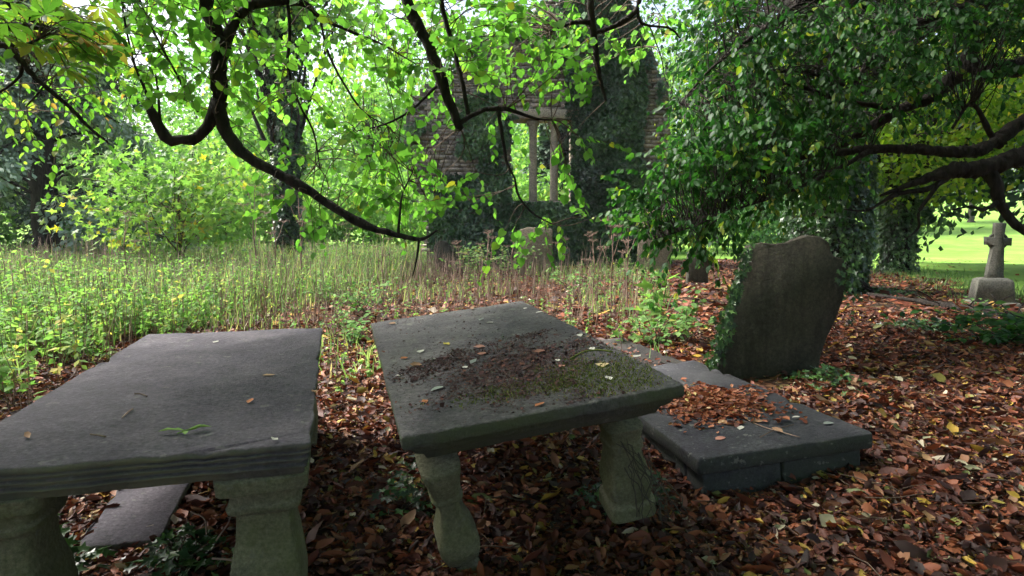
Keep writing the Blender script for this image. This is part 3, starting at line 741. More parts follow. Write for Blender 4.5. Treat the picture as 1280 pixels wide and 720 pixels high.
# dark conifer on the left: trunk, dark boughs, drooping grey-green sprays
def conifer(name, base, h, levels, mat, label, seed, spread=3.5, zlo=1.2, size=.32, per=26, tr_=.35, az=(0, 360), droopk=1., bark='bark', hang=1.0):
    r = np.random.default_rng(seed); base = np.array([base[0], base[1], float(gz(base[0], base[1]))])
    o = empty(name, base, label, 'tree')
    prt = [limb([[*(base - [0, 0, .2]), tr_ * 1.4], [*(base + [0, 0, .6]), tr_], [*(base + [0, 0, h * .6]), tr_ * .6], [*(base + [0, 0, h]), .05]], .1, 10, .3, seed)[0]]
    Ps, Ds, Ns, Rn = [], [], [], []
    for k in range(levels):
        t = (k / levels); z0 = zlo + t * (h - zlo); L = spread * (1 - t * .75) * r.uniform(.75, 1.15); aa = R(r.uniform(*az))
        d = np.array([math.cos(aa), math.sin(aa), 0]); s = base + [0, 0, z0]
        pts = [s, s + d * L * .4 + [0, 0, .18 * L], s + d * L * .8 + [0, 0, -.02 * L * droopk], s + d * L + [0, 0, -.16 * L * droopk]]
        lp, S = limb(np.c_[np.array(pts), [.07, .05, .03, .01]], .1, 5, .25, seed + k); prt.append(lp)
        m = int(len(S) * .75); idxs = r.integers(len(S) - m, len(S), per * 6)
        sd = np.cross(d, [0, 0, 1]); off = r.normal(0, .3 * L * .33, (len(idxs), 1)) * sd + r.normal(0, .12, (len(idxs), 3))
        P = S[idxs, :3] + off; P[:, 2] -= np.abs(off @ sd) * .35 + r.random(len(idxs)) ** 2 * hang * .5
        Ps.append(P); Ds.append(d * .6 + unit(off) * .7 + [0, 0, -.5] + r.normal(0, .25, (len(idxs), 3))); Ns.append(np.array([0, 0, 1.]) + r.normal(0, .4, (len(idxs), 3)))
        Rn.append(np.clip(r.normal(.5, .12) + r.normal(0, .2, len(idxs)), 0, 1))
    V, F, _ = cat(prt); mk('trunk', V, F, M[bark], o, smooth=True)
    P = np.concatenate(Ps); V, F, rn = leaves(P, np.concatenate(Ds), np.concatenate(Ns), r.uniform(.6, 1.3, len(P)) * size, 'lance', np.concatenate(Rn), sx=r.uniform(.8, 1.8, len(P)))
    mk('crown', V, F, M[mat], o, rnd=rn); return o
conifer('cypress_tree', gpt(62, 332), 10, 46, 'yew', 'dark spreading cypress at the far left with grey-green hanging sprays', 120, 4.4, 1.6, .24, 85, .5)
conifer('cypress_tree', gpt(-55, 325), 12, 44, 'conifer', 'dark evergreen cut by the left edge of the view, beside the cypress', 121, 5, 1.4, .25, 60, .5)
conifer('cypress_tree', gpt(130, 318), 11, 40, 'conifer', 'blackish evergreen showing between the cypress and the sycamore bush', 122, 4., .6, .25, 66, .45)
conifer('cedar_tree', at(1330, 330, 19), 9, 60, 'conifer', 'blue-green cedar whose boughs hang behind the stone cross', 123, 5.8, 2.3, .3, 44, .4, az=(100, 260), droopk=1.6, hang=1.4)
conifer('fir_tree', at(698, 300, 31), 8, 40, 'conifer', 'blue-green fir seen through the ruined window', 124, 1.9, .6, .4, 36, .3)

# background wood
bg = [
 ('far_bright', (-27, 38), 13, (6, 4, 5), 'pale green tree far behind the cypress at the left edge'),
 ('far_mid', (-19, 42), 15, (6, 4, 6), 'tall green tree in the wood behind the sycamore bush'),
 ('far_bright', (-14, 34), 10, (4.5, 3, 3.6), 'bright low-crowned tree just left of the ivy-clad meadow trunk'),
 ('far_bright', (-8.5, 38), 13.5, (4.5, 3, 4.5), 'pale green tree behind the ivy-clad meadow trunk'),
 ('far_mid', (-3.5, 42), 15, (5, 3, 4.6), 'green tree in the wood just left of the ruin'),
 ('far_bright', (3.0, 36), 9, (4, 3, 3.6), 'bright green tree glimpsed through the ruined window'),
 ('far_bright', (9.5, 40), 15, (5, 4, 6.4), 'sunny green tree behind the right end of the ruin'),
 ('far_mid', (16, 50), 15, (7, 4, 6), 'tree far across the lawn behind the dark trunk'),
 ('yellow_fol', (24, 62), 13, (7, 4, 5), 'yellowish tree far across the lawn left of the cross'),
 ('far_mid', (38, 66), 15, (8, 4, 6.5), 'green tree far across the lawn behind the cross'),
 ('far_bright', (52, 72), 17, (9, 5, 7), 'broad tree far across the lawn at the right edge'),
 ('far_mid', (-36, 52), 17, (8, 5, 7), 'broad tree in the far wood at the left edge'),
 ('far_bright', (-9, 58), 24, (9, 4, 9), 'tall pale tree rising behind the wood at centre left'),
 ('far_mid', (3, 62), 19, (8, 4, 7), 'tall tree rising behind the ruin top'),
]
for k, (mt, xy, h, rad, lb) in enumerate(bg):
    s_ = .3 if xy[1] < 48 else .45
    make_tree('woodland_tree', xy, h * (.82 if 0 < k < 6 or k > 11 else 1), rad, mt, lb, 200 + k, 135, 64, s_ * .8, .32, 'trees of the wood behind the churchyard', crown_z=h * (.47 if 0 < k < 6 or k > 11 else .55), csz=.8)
# understorey shrubs closing the gap below the crowns
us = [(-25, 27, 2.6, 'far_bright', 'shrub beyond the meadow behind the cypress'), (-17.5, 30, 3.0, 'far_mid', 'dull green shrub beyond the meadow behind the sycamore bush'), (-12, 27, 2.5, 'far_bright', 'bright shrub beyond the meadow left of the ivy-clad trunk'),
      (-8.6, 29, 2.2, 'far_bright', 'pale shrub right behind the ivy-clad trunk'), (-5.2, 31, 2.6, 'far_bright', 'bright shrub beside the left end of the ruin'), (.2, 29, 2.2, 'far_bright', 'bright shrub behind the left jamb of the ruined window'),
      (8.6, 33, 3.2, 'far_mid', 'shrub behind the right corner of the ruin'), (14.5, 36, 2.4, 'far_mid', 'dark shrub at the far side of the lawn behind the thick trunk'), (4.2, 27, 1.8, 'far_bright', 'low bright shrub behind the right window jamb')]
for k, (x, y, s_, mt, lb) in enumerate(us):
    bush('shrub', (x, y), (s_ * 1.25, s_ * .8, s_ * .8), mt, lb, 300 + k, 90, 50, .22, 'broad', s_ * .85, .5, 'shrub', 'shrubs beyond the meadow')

# ------------------------------------------------------------------ foreground trees with traced boughs
def sprays(S, pts, L, nl, size, tmpl, droop, up=.5, toward=None, seg=6, r0=.004, spread=.6, rn_c=.5, rn_s=.25, hangleaf=.5, conn=True, cmax=1.3, dirbias=None):
    """twigs through the given points, joined to the nearest bough sample; returns twig tubes and leaves"""
    n = len(pts); S3 = S[:, :3]
    near = np.empty((n, 3))
    for i0 in range(0, n, 500):
        q = pts[i0:i0 + 500]; d2 = ((q[:, None] - S3[None]) ** 2).sum(-1) * rng.uniform(1, 2.2, (len(q), len(S3))); near[i0:i0 + 500] = S3[d2.argmin(1)]
    away = pts - near; dist = np.linalg.norm(away, axis=1, keepdims=True)
    d = unit(unit(away) * 1.0 + rng.normal(size=(n, 3)) * .45 + (0 if dirbias is None else np.array(dirbias)) + [0, 0, -droop * .3])
    t = np.linspace(0, 1, seg)[None, :, None]
    Ln = (L * rng.uniform(.6, 1.3, n))[:, None, None]
    tw = pts[:, None] + d[:, None] * Ln * t + np.array([0, 0, -1.]) * droop * Ln * t ** 2 * .55
    parts = [tubes(tw, np.linspace(r0, r0 * .4, seg)[None] * np.ones((n, 1)), 3)]
    if conn:
        k = (dist[:, 0] < cmax) & (dist[:, 0] > .02)
        tt = np.linspace(0, 1, 6)[None, :, None]; wob = rng.normal(size=(n, 1, 3)) * .1 * dist[:, None]
        cn = near[:, None] * (1 - tt) + pts[:, None] * tt + wob * (4 * tt * (1 - tt)) + np.array([0, 0, .1]) * dist[:, None] * (4 * tt * (1 - tt))
        parts.append(tubes(cn[k], np.linspace(r0 * 1.7, r0, 6)[None] * np.ones((k.sum(), 1)), 3))
    # alternate leaves
    tl = np.linspace(.08, 1, nl)[None, :] + rng.normal(0, .02, (n, nl)); tl = tl[:, :, None]
    P = pts[:, None] + d[:, None] * Ln * tl + np.array([0, 0, -1.]) * droop * Ln * tl ** 2 * .55
    tang = unit(d[:, None] + np.array([0, 0, -1.]) * droop * tl)
    side_ = unit(np.cross(tang, np.array([0, 0, 1.]))) * np.where(np.arange(nl) % 2, 1, -1)[None, :, None]
    D = tang * .6 + side_ * spread + rng.normal(size=P.shape) * .22 + np.array([0, 0, -hangleaf])
    N = np.array([0, 0, up]) + rng.normal(size=P.shape) * .45 + side_ * .25 - tang * .15
    sz = size * rng.uniform(.65, 1.25, (n, nl)) * np.where(tl[..., 0] > .9, .8, 1)
    rn = np.clip(rng.normal(rn_c, rn_s * .6, (n, 1)) + rng.normal(0, rn_s * .7, (n, nl)), 0, 1)
    yl = rng.random((n, nl)) < .008; rn = np.where(yl, .97, np.minimum(rn, .93))
    lv = leaves(P.reshape(-1, 3), D.reshape(-1, 3), N.reshape(-1, 3), sz.ravel(), tmpl, rn.ravel())
    return cat(parts), lv

def scatter_px(regions):
    """regions: (cx,cy,rx,ry,Y0,Y1,n) blobs given in picture pixels with a real depth span"""
    out = []
    for cx_, cy_, rx_, ry_, y0, y1, n in regions:
        a_ = rng.uniform(0, 2 * PI, n); r_ = np.sqrt(rng.random(n))
        for q, w in zip(np.c_[cx_ + rx_ * r_ * np.cos(a_), cy_ + ry_ * r_ * np.sin(a_)], rng.uniform(y0, y1, n)): out.append(at(q[0], q[1], w))
    return np.array(out)

# --- the lime tree overhead
lb_ = np.array([-3.0, -2.4, 0.0])
lime = empty('lime_tree', lb_, 'lime tree hanging dark boughs and light green leaves over the two table tombs', 'tree')
fork = np.array([-2.9, -2.2, 3.4])
parts = []; SK = []
def addb(rows, world=False, sides=8, seg=.05, rough=.14):
    q = np.array(rows, float) if world else pl(rows)
    p_, S = limb(q, rough, sides, max(seg, q[:, 3].mean() * .9), len(parts)); parts.append(p_); SK.append(S); return S
addb([[*(lb_ - [0, 0, .3]), .5], [*(lb_ + [0, 0, .4]), .36], [-2.95, -2.3, 2.0, .3], [*fork, .26], [-2.4, -1.6, 6.5, .14], [-2.2, -1.2, 9, .05]], True, 12, .15)
A0 = at(238, -150, 3.7); addb([[*fork, .2], [-2.8, -.2, 4.6, .14], [-2.5, 2.2, 4.3, .1], [*A0, .068]], True)
addb([(238, -150, 3.7, .068), (246, -60, 3.9, .06), (256, 0, 4, .048), (268, 38, 4, .046), (275, 58, 4, .054), (274, 85, 4, .045), (276, 115, 4.02, .046), (273, 135, 4.02, .044)])
addb([(275, 125, 4.02, .052), (264, 152, 4, .038), (247, 171, 3.98, .034), (234, 176, 3.97, .036), (226, 175, 3.97, .03), (211, 175, 3.96, .035), (199, 157, 3.95, .027), (190, 141, 3.94, .03), (186, 133, 3.94, .012)])
addb([(272, 128, 4.0, .045), (284, 165, 3.98, .04), (302, 190, 3.96, .037), (340, 214, 3.94, .034), (385, 238, 3.92, .031), (425, 264, 3.9, .027), (462, 284, 3.88, .023), (500, 295, 3.86, .017), (527, 299, 3.85, .013), (546, 288, 3.84, .006)])
addb([(278, 62, 4.02, .035), (292, 30, 4.05, .03), (312, 8, 4.1, .028), (345, 2, 4.2, .026), (380, 4, 4.3, .022), (398, 20, 4.3, .015), (440, 40, 4.35, .011), (478, 56, 4.4, .007), (520, 80, 4.4, .004)])
addb([(400, 24, 4.3, .009), (412, 70, 4.3, .008), (432, 108, 4.3, .007), (455, 140, 4.3, .005), (485, 158, 4.3, .003)])
addb([(358, -20, 4.25, .012), (362, 40, 4.25, .011), (360, 85, 4.25, .01), (374, 130, 4.25, .008), (392, 165, 4.25, .006), (400, 210, 4.25, .003)])
B0 = at(488, -130, 4.2); addb([[*fork, .15], [-2.2, .3, 4.9, .11], [-1.4, 2.6, 4.6, .08], [*B0, .056]], True)
addb([(488, -130, 4.2, .056), (508, 0, 4.3, .045), (530, 45, 4.3, .04), (545, 80, 4.3, .038), (560, 122, 4.3, .034), (573, 155, 4.3, .03), (577, 162, 4.3, .02)])
addb([(543, -30, 4.4, .018), (556, 20, 4.4, .017), (566, 60, 4.4, .016), (577, 100, 4.36, .015), (586, 145, 4.34, .014)])
addb([(575, 155, 4.3, .02), (590, 144, 4.3, .016), (610, 136, 4.3, .016), (640, 138, 4.3, .013), (668, 148, 4.3, .01), (690, 150, 4.3, .006)])
addb([(623, 138, 4.3, .012), (628, 170, 4.3, .012), (634, 205, 4.3, .011), (643, 222, 4.3, .01), (648, 245, 4.3, .008), (665, 266, 4.3, .006), (690, 280, 4.3, .004)])
addb([(546, 107, 4.3, .012), (528, 125, 4.28, .01), (508, 142, 4.25, .008), (480, 156, 4.2, .006), (445, 164, 4.2, .004)])
addb([(498, 294, 3.86, .01), (500, 262, 3.86, .008), (504, 240, 3.88, .006), (516, 215, 3.9, .004)])
addb([(524, 298, 3.85, .008), (522, 318, 3.85, .006), (516, 345, 3.84, .003)])
addb([(200, 156, 3.95, .012), (180, 110, 3.95, .009), (165, 70, 3.95, .007), (152, 0, 3.95, .005), (148, -60, 3.95, .004)])
addb([(248, 140, 3.98, .008), (225, 100, 3.95, .007), (200, 55, 3.9, .006), (175, 0, 3.9, .005), (168, -50, 3.9, .004)])
addb([(200, 150, 3.95, .008), (197, 110, 3.95, .006), (192, 75, 3.95, .004)])
C0 = at(733, -110, 4.6); addb([[*fork, .12], [-1.8, .6, 5.2, .09], [-.3, 3.0, 5.0, .06], [*C0, .035]], True)
addb([(733, -110, 4.6, .035), (738, 0, 4.6, .028), (742, 45, 4.6, .024), (748, 90, 4.6, .018), (757, 126, 4.6, .007)])
addb([(741, 28, 4.6, .018), (720, 28, 4.6, .015), (700, 34, 4.6, .012), (688, 40, 4.6, .01)])
addb([(743, 42, 4.6, .012), (765, 34, 4.62, .018), (785, 22, 4.65, .019), (797, 6, 4.7, .018), (802, -40, 4.75, .018), (760, -110, 4.65, .025)])
addb([(797, 12, 4.7, .013), (800, 28, 4.7, .011), (818, 33, 4.7, .009), (838, 35, 4.7, .008), (850, 48, 4.7, .005)])
addb([(812, 33, 4.7, .006), (826, 70, 4.7, .004), (832, 100, 4.7, .003), (845, 120, 4.7, .002)])
tk = mk('trunk', parts[0][0], parts[0][1], M['bark'], lime, smooth=True)
for p_ in parts[1:]: mk('bough', p_[0], p_[1], M['bark'], tk, smooth=True)
S = np.concatenate(SK)
reg = [(215, 55, 95, 75, 3.4, 5.4, 62), (330, 55, 80, 80, 3.8, 5.5, 36), (180, 10, 60, 40, 3.4, 4.6, 16), (440, 80, 80, 90, 4, 6, 36), (430, 210, 110, 55, 3.7, 5, 34), (520, 50, 80, 60, 4, 6, 32),
       (640, 50, 100, 50, 4, 5.6, 42), (600, 120, 50, 35, 4, 5.2, 9), (555, 220, 50, 35, 3.8, 4.8, 10), (715, 100, 30, 50, 4.2, 5, 11), (705, 185, 22, 40, 4.2, 4.8, 7), (500, 200, 50, 40, 3.8, 4.8, 12),
       (790, 45, 60, 40, 4.5, 5.8, 14), (680, 275, 55, 14, 4.2, 4.5, 8), (530, 245, 40, 22, 3.8, 4.3, 6), (330, 140, 60, 50, 4, 5.5, 10), (600, 10, 140, 35, 4.2, 6, 30)]
reg = [(*r_[:6], int(r_[6] * (1.5 if r_[0] < 300 or r_[1] < 60 else 1.15))) for r_ in reg]
pts = scatter_px(reg)
tw, lv = sprays(S, pts, .36, 8, .058, 'heart', .22, up=.55, hangleaf=.55, r0=.0026, rn_c=.48, cmax=.9)
mk('twigs', tw[0], tw[1], M['twig'], lime)
# unseen crown over the viewer, spread and thickened to shade the foreground
n = 4000
q = np.c_[rng.uniform(-12, 6, n), rng.uniform(-5.5, 4.5, n), np.zeros(n)]
q[:, 2] = np.maximum(2.1 + .45 * np.clip(q[:, 1], 0, 9), 3.6) + rng.random(n) * 2.8 + .2
tw2, lv2 = sprays(S, q, .8, 18, .14, 'broad', .3, r0=.006, cmax=2.0)
V, F, rn = cat([lv, lv2]); mk('crown', V, F, M['lime'], lime, rnd=rn)
mk('twigs', tw2[0], tw2[1], M['twig'], lime)

# --- beech on the right with low sweeping boughs
bb = np.array([9.6, 7.2, 0.15]); beech = empty('beech_tree', bb, 'dense dark beech whose low boughs sweep in from the right edge over the leaning headstone', 'tree')
parts = []; SK = []
addb([[*(bb - [0, 0, .3]), .75], [*(bb + [0, 0, .4]), .55], [9.5, 7.2, 2.5, .48], [9.3, 7.1, 5, .36], [9.2, 7.0, 9, .12]], True, 14, .15)
j1 = at(1420, 120, 7); j2 = at(1420, 40, 7); j3 = at(1400, 170, 6.6)
addb([[9.4, 7.15, 2.3, .2], [*j3, .17], *pl([(1290, 192, 6.6, .1), (1236, 209, 6.6, .09), (1192, 214, 6.6, .075), (1150, 226, 6.6, .04), (1100, 245, 6.6, .012)])], True)
addb([[9.4, 7.15, 2.6, .18], [*at(1400, 110, 6.8), .13], *pl([(1285, 150, 6.8, .075), (1235, 183, 6.75, .068), (1200, 190, 6.7, .06), (1150, 187, 6.7, .05), (1092, 186, 6.7, .045), (1040, 192, 6.8, .035), (985, 196, 6.9, .026), (930, 205, 7, .018), (880, 225, 7, .01), (830, 250, 7, .005)])], True)
addb([[9.3, 7.1, 3.6, .16], [*at(1400, 60, 7.4), .13], *pl([(1290, 80, 7.3, .09), (1240, 90, 7.2, .085), (1203, 92, 7.2, .08), (1166, 120, 7.2, .07), (1129, 135, 7.2, .058), (1085, 161, 7.2, .05), (1050, 181, 7.2, .04), (1000, 200, 7.2, .02), (960, 230, 7.2, .008)])], True)
addb(pl([(1213, 95, 7.2, .09), (1214, 60, 7.2, .075), (1210, 20, 7.3, .065), (1205, -60, 7.4, .05)]), True)
addb([[9.25, 7.05, 4.4, .14], [*at(1330, -10, 7.6), .1], *pl([(1220, 8, 7.4, .06), (1142, 30, 7.2, .05), (1098, 64, 7.1, .035), (1070, 100, 7, .026), (1050, 130, 7, .02), (1035, 165, 7, .01)])], True)
addb([[9.25, 7.05, 5.0, .12], [*at(1250, -60, 7.4), .07], *pl([(1120, -30, 7, .05), (1020, -5, 6.8, .035), (950, 40, 6.6, .025), (895, 80, 6.5, .016), (850, 130, 6.5, .008)])], True)
addb(pl([(1236, 211, 6.6, .07), (1246, 240, 6.5, .06), (1254, 262, 6.5, .045), (1278, 288, 6.4, .035), (1310, 305, 6.4, .02)]), True)
addb(pl([(1250, 250, 6.5, .03), (1230, 262, 6.4, .02), (1215, 258, 6.3, .014), (1190, 262, 6.3, .008)]), True)
addb(pl([(1192, 216, 6.6, .05), (1160, 236, 6.6, .03), (1120, 243, 6.6, .02), (1085, 262, 6.6, .012), (1055, 262, 6.6, .006)]), True)
addb(pl([(1180, 222, 6.6, .025), (1150, 262, 6.5, .016), (1148, 285, 6.5, .012), (1130, 300, 6.5, .006)]), True)
addb(pl([(1129, 136, 7.2, .035), (1080, 130, 7.1, .03), (1030, 118, 7, .024), (985, 105, 6.9, .018), (930, 112, 6.8, .012), (880, 130, 6.7, .006)]), True)
addb(pl([(1092, 186, 6.7, .03), (1040, 215, 6.5, .02), (985, 240, 6.3, .014), (920, 262, 6.1, .01), (860, 285, 6, .006), (815, 300, 6, .004)]), True)
addb(pl([(1060, 108, 7, .02), (1000, 90, 6.8, .014), (940, 95, 6.6, .01), (900, 110, 6.5, .006)]), True)
addb(pl([(1240, 170, 6.7, .03), (1215, 130, 6.6, .02), (1190, 160, 6.5, .012)]), True)
tk = mk('trunk', parts[0][0], parts[0][1], M['bark'], beech, smooth=True)
for p_ in parts[1:]: mk('bough', p_[0], p_[1], M['bark'], tk, smooth=True)
S = np.concatenate(SK)
reg = [(1010, 70, 140, 95, 6, 8.6, 380), (1170, 30, 130, 70, 6, 8.8, 220), (925, 145, 65, 85, 5.8, 7.8, 210), (930, 40, 55, 70, 6.2, 8, 110), (950, 200, 110, 45, 5.6, 8.4, 250), (862, 225, 42, 48, 5.6, 7.2, 85),
       (815, 262, 24, 30, 5.7, 6.6, 34), (1040, 175, 50, 40, 6.5, 9.5, 90), (848, 290, 34, 18, 5.8, 6.4, 24), (1250, 60, 50, 50, 6, 8, 40), (1150, 115, 110, 26, 6, 8.2, 45), (905, 265, 50, 12, 5.6, 7, 22), (1240, 0, 90, 40, 6, 9, 120)]
pts = scatter_px(reg)
reg_n = None
tw, lv = sprays(S, pts, .45, 13, .076, 'ovate', .6, up=.5, hangleaf=.75, r0=.0035, rn_c=.36, rn_s=.32, cmax=1.1, dirbias=(-.3, -.15, -.05))
n = 3600  # unseen upper sprays, added to shade the ground and darken the visible leaves
q = np.c_[rng.uniform(2.0, 14, n), rng.uniform(-5, 14, n), np.zeros(n)]
q[:, 2] = np.maximum(2.2 + .42 * np.clip(q[:, 1], 0, 15), 3.4) + rng.random(n) * 3
tw2, lv2 = sprays(S, q, .8, 16, .13, 'broad', .4, r0=.006, cmax=2.5)
V, F, rn = cat([lv, lv2]); mk('crown', V, F, M['beech'], beech, rnd=rn)
mk('twigs', tw[0], tw[1], M['bark'], beech); mk('twigs', tw2[0], tw2[1], M['bark'], beech)

# --- horse chestnut at top left, palmate leaves close to the viewer
hb_ = np.array([-5.4, 1.0, 0.]); hc = empty('horse_chestnut_tree', hb_, 'horse chestnut reaching in at the top left corner with big yellowing fingered leaves', 'tree')
parts = []; SK = []
addb([[*(hb_ - [0, 0, .3]), .4], [*(hb_ + [0, 0, .5]), .3], [-5.4, 1.1, 2.6, .26], [-5.2, 1.2, 6, .1]], True, 12, .15)
addb([[-5.4, 1.1, 2.5, .09], [-4.3, 2.2, 3.1, .06], *pl([(-90, 0, 3.4, .035), (-20, 30, 3.4, .022), (30, 32, 3.4, .018), (62, 38, 3.35, .01)])], True)
addb([[-5.4, 1.1, 2.3, .08], [-4.4, 2.2, 2.6, .05], *pl([(-90, 50, 3.2, .03), (-20, 54, 3.2, .015), (30, 56, 3.2, .01), (50, 48, 3.2, .006)])], True)
addb(pl([(-60, 20, 3.5, .02), (0, -10, 3.5, .016), (10, 5, 3.5, .013), (35, 22, 3.5, .012), (68, 38, 3.5, .007)]), True)
addb([[-5.4, 1.1, 2.2, .07], [-4.6, 2.4, 2.4, .05], *pl([(-80, 20, 3.9, .03), (0, 55, 4, .018), (22, 72, 4, .018), (45, 98, 4, .016), (85, 132, 4, .013), (110, 158, 4, .01), (135, 178, 4, .006)])], True)
addb(pl([(27, 82, 4, .012), (24, 96, 4, .01), (0, 115, 4, .008), (-40, 130, 4, .008)]), True)
addb(pl([(55, 108, 4, .008), (40, 125, 4, .006), (32, 134, 4, .004)]), True)
tk = mk('trunk', parts[0][0], parts[0][1], M['bark'], hc, smooth=True)
for p_ in parts[1:]: mk('bough', p_[0], p_[1], M['bark'], tk, smooth=True)
S = np.concatenate(SK)
def palmate(cent, size, n_):
    P, D, N, Sz, Rn, tw_ = [], [], [], [], [], []
    for c_ in cent:
        ax = unit(rng.normal(size=3) * [.6, .6, .3] + [.5, 0, -.25]); nn = unit(np.array([0, 0, 1.]) + rng.normal(size=3) * .25); nn = unit(nn - ax * (nn @ ax)); sd = np.cross(ax, nn)
        base = rng.normal(.55, .22)
        for a_ in np.linspace(-110, 110, 7):
            a2 = R(a_ + rng.normal(0, 6)); d = math.cos(a2) * ax + math.sin(a2) * sd - nn * .25
            P.append(c_); D.append(d); N.append(nn + rng.normal(size=3) * .15); Sz.append(size * (1 - abs(a_) / 240) * rng.uniform(.85, 1.1)); Rn.append(np.clip(base + rng.normal(0, .1), 0, 1))
    return leaves(np.array(P), np.array(D), np.array(N), np.array(Sz), 'lance', np.array(Rn), sx=np.full(len(P), .85))
pts = scatter_px([(60, 25, 85, 40, 3.0, 4.2, 34), (20, 40, 60, 45, 3.2, 4.4, 20), (105, 45, 50, 25, 3.1, 3.6, 10), (95, 80, 20, 10, 3.1, 3.3, 2)])
extra = np.array([at(96, 62, 3.1), at(108, 66, 3.12), at(60, 60, 3.2)])
near = np.array([S[((S[:, :3] - p_) ** 2).sum(1).argmin(), :3] for p_ in np.vstack([pts, extra])])
pp = np.vstack([pts, extra]); tt = np.linspace(0, 1, 5)[None, :, None]
tw = tubes(near[:, None] * (1 - tt) + pp[:, None] * tt + np.array([0, 0, .05]) * 4 * tt * (1 - tt), np.full((len(pp), 5), .003), 3)
lv = palmate(pp, .15, 7); mk('crown', *lv[:2], M['chestnut'], hc, rnd=lv[2]); mk('twigs', tw[0], tw[1], M['twig'], hc)
# smaller fine foliage of the boughs behind (light green)
pts = scatter_px([(60, 110, 80, 40, 3.9, 5.5, 40), (130, 60, 50, 40, 3.9, 5, 16)])
tw, lv = sprays(S, pts, .4, 9, .06, 'ovate', .4, r0=.003, rn_c=.35, cmax=.8); mk('crown', *lv[:2], M['chestnut'], hc, rnd=lv[2]); mk('twigs', tw[0], tw[1], M['twig'], hc)

# ------------------------------------------------------------------ leaf litter
def boxes_clear(P):
    k = np.ones(len(P), bool)
    for c_, w, l in ((pl3, .46, 1.0),):
        q = c_.loc(P); k &= ~((np.abs(q[:, 0]) < w) & (np.abs(q[:, 1]) < l))
    q = plf.loc(P); k &= ~((np.abs(q[:, 0]) < .13) & (np.abs(q[:, 1]) < .7))
    q = pl4.loc(P); k &= ~((np.abs(q[:, 0]) < .47) & (np.abs(q[:, 1]) < .86))
    return k
def meadow(x, y):
    """1 deep in the meadow, 0 on the leaf carpet"""
    b = np.interp(y, [3.0, 5.0, 6.5, 8.0, 9.4, 11, 14, 19, 26], [-4.3, -3.7, -3.8, -3.8, -3.4, -2.9, -2.6, -2.1, -2.4])
    return sstep(-.3, 1.5, b - x + .35 * np.sin(y * 1.7) + .2 * np.sin(y * 4.3 + x * 3)) ** 1.3
def litter(n, y0, y1, size, tmpl, dens=lambda P: 1.0, seed=0, lift=.03, tilt=.45, rmin=None):
    r = np.random.default_rng(seed)
    n = int(n * 1.25); Y = np.sqrt(r.uniform(y0 ** 2, y1 ** 2, n)); Xx = (r.uniform(-1, 1, n)) * (Y * .92 + 1.3)
    P = np.c_[Xx, Y, gz(Xx, Y)]
    patch = vnoise(np.c_[Xx, Y, np.zeros(n)], 1.5, 77)
    k = (r.random(n) < dens(P)) & boxes_clear(P) & ~(lawn_mask(Xx, Y) & (r.random(n) < .985)) & (r.random(n) < 1 - .6 * meadow(Xx, Y)) & (r.random(n) < np.where(patch < -.6, np.where(Xx > 1.2, .2, .6), 1))
    P = P[k]; n = len(P); P[:, 2] += r.random(n) ** 1.6 * lift + .004
    a_ = r.uniform(0, 2 * PI, n)
    D = np.c_[np.cos(a_), np.sin(a_), r.normal(0, tilt * .6, n)]; N = np.c_[r.normal(0, tilt, (n, 2)), np.ones(n)]
    N[r.random(n) < .3] *= [1, 1, -1]
    big = vnoise(np.c_[P[:, :2], np.zeros(n)], .8, 31)[:n]
    rn = np.clip(r.beta(1.7, 1.9, n) * .93 + .05 * big, 0, 1); rn = np.where(r.random(n) < .06, r.uniform(.86, 1, n), rn)
    if rmin is not None: rn = r.uniform(rmin, 1, n)
    return leaves(P, D, N, r.lognormal(0, .36, n) * size, tmpl, rn, sx=r.uniform(.6, 1.15, n))
allp = [litter(900, 1.6, 9, .055, 'curl', seed=21, lift=.045, tilt=.3, rmin=.8), litter(1500, 6, 20, .07, 'broad', seed=22, lift=.045, tilt=.3, rmin=.8), litter(2600, 1.6, 7, .068, 'roll', seed=23, lift=.04, tilt=.35, rmin=None), litter(30000, 1.6, 4.4, .046, 'curl', seed=1, tilt=.5), litter(22000, 1.6, 4.4, .05, 'roll', seed=2, tilt=.6), litter(45000, 1.6, 4.8, .022, 'broad', seed=9, tilt=.8), litter(50000, 4.2, 9, .05, 'curl', seed=3), litter(36000, 4.2, 9, .052, 'roll', seed=4, tilt=.5), litter(450, 1.6, 5, .08, 'curl', seed=10, lift=.03),
        litter(75000, 8.5, 26, .09, 'diamond', seed=5, tilt=.5), litter(30000, 8.5, 26, .09, 'broad', seed=6), litter(140, 1.8, 7, .09, 'lance', seed=7, lift=.03, tilt=.25), litter(4000, -0.0 + .3, 1.7, .09, 'broad', seed=8)]
V, F, rn = cat(allp)
tag(mk('leaf_litter', V, F, M['litter'], rnd=rn, origin=(0, 0, 0)), 'carpet of brown and copper fallen leaves over the churchyard ground', 'fallen leaves', kind='stuff')
# a few thousand twigs
n = 900; Y = np.sqrt(rng.uniform(1.8 ** 2, 9 ** 2, n)); Xx = rng.uniform(-.9, .9, n) * Y; a_ = rng.uniform(0, 2 * PI, n); L = rng.uniform(.08, .35, n)
P = np.c_[Xx, Y, gz(Xx, Y) + rng.uniform(.02, .045, n)]; k = boxes_clear(P); P, a_, L = P[k], a_[k], L[k]; n = len(P)
t = np.linspace(0, 1, 5)[None, :, None]; tw = P[:, None] + np.stack([np.cos(a_), np.sin(a_), rng.normal(0, .05, n)], 1)[:, None] * L[:, None, None] * t + rng.normal(0, .006, (n, 5, 3))
V, F, _ = tubes(tw, np.full((n, 5), .0025) * rng.uniform(.6, 1.6, (n, 1)), 4)
tag(mk('fallen_twigs', V, F, M['twig'], origin=(0, 0, 0)), 'thin broken twigs scattered through the fallen leaves', 'twigs', kind='stuff')

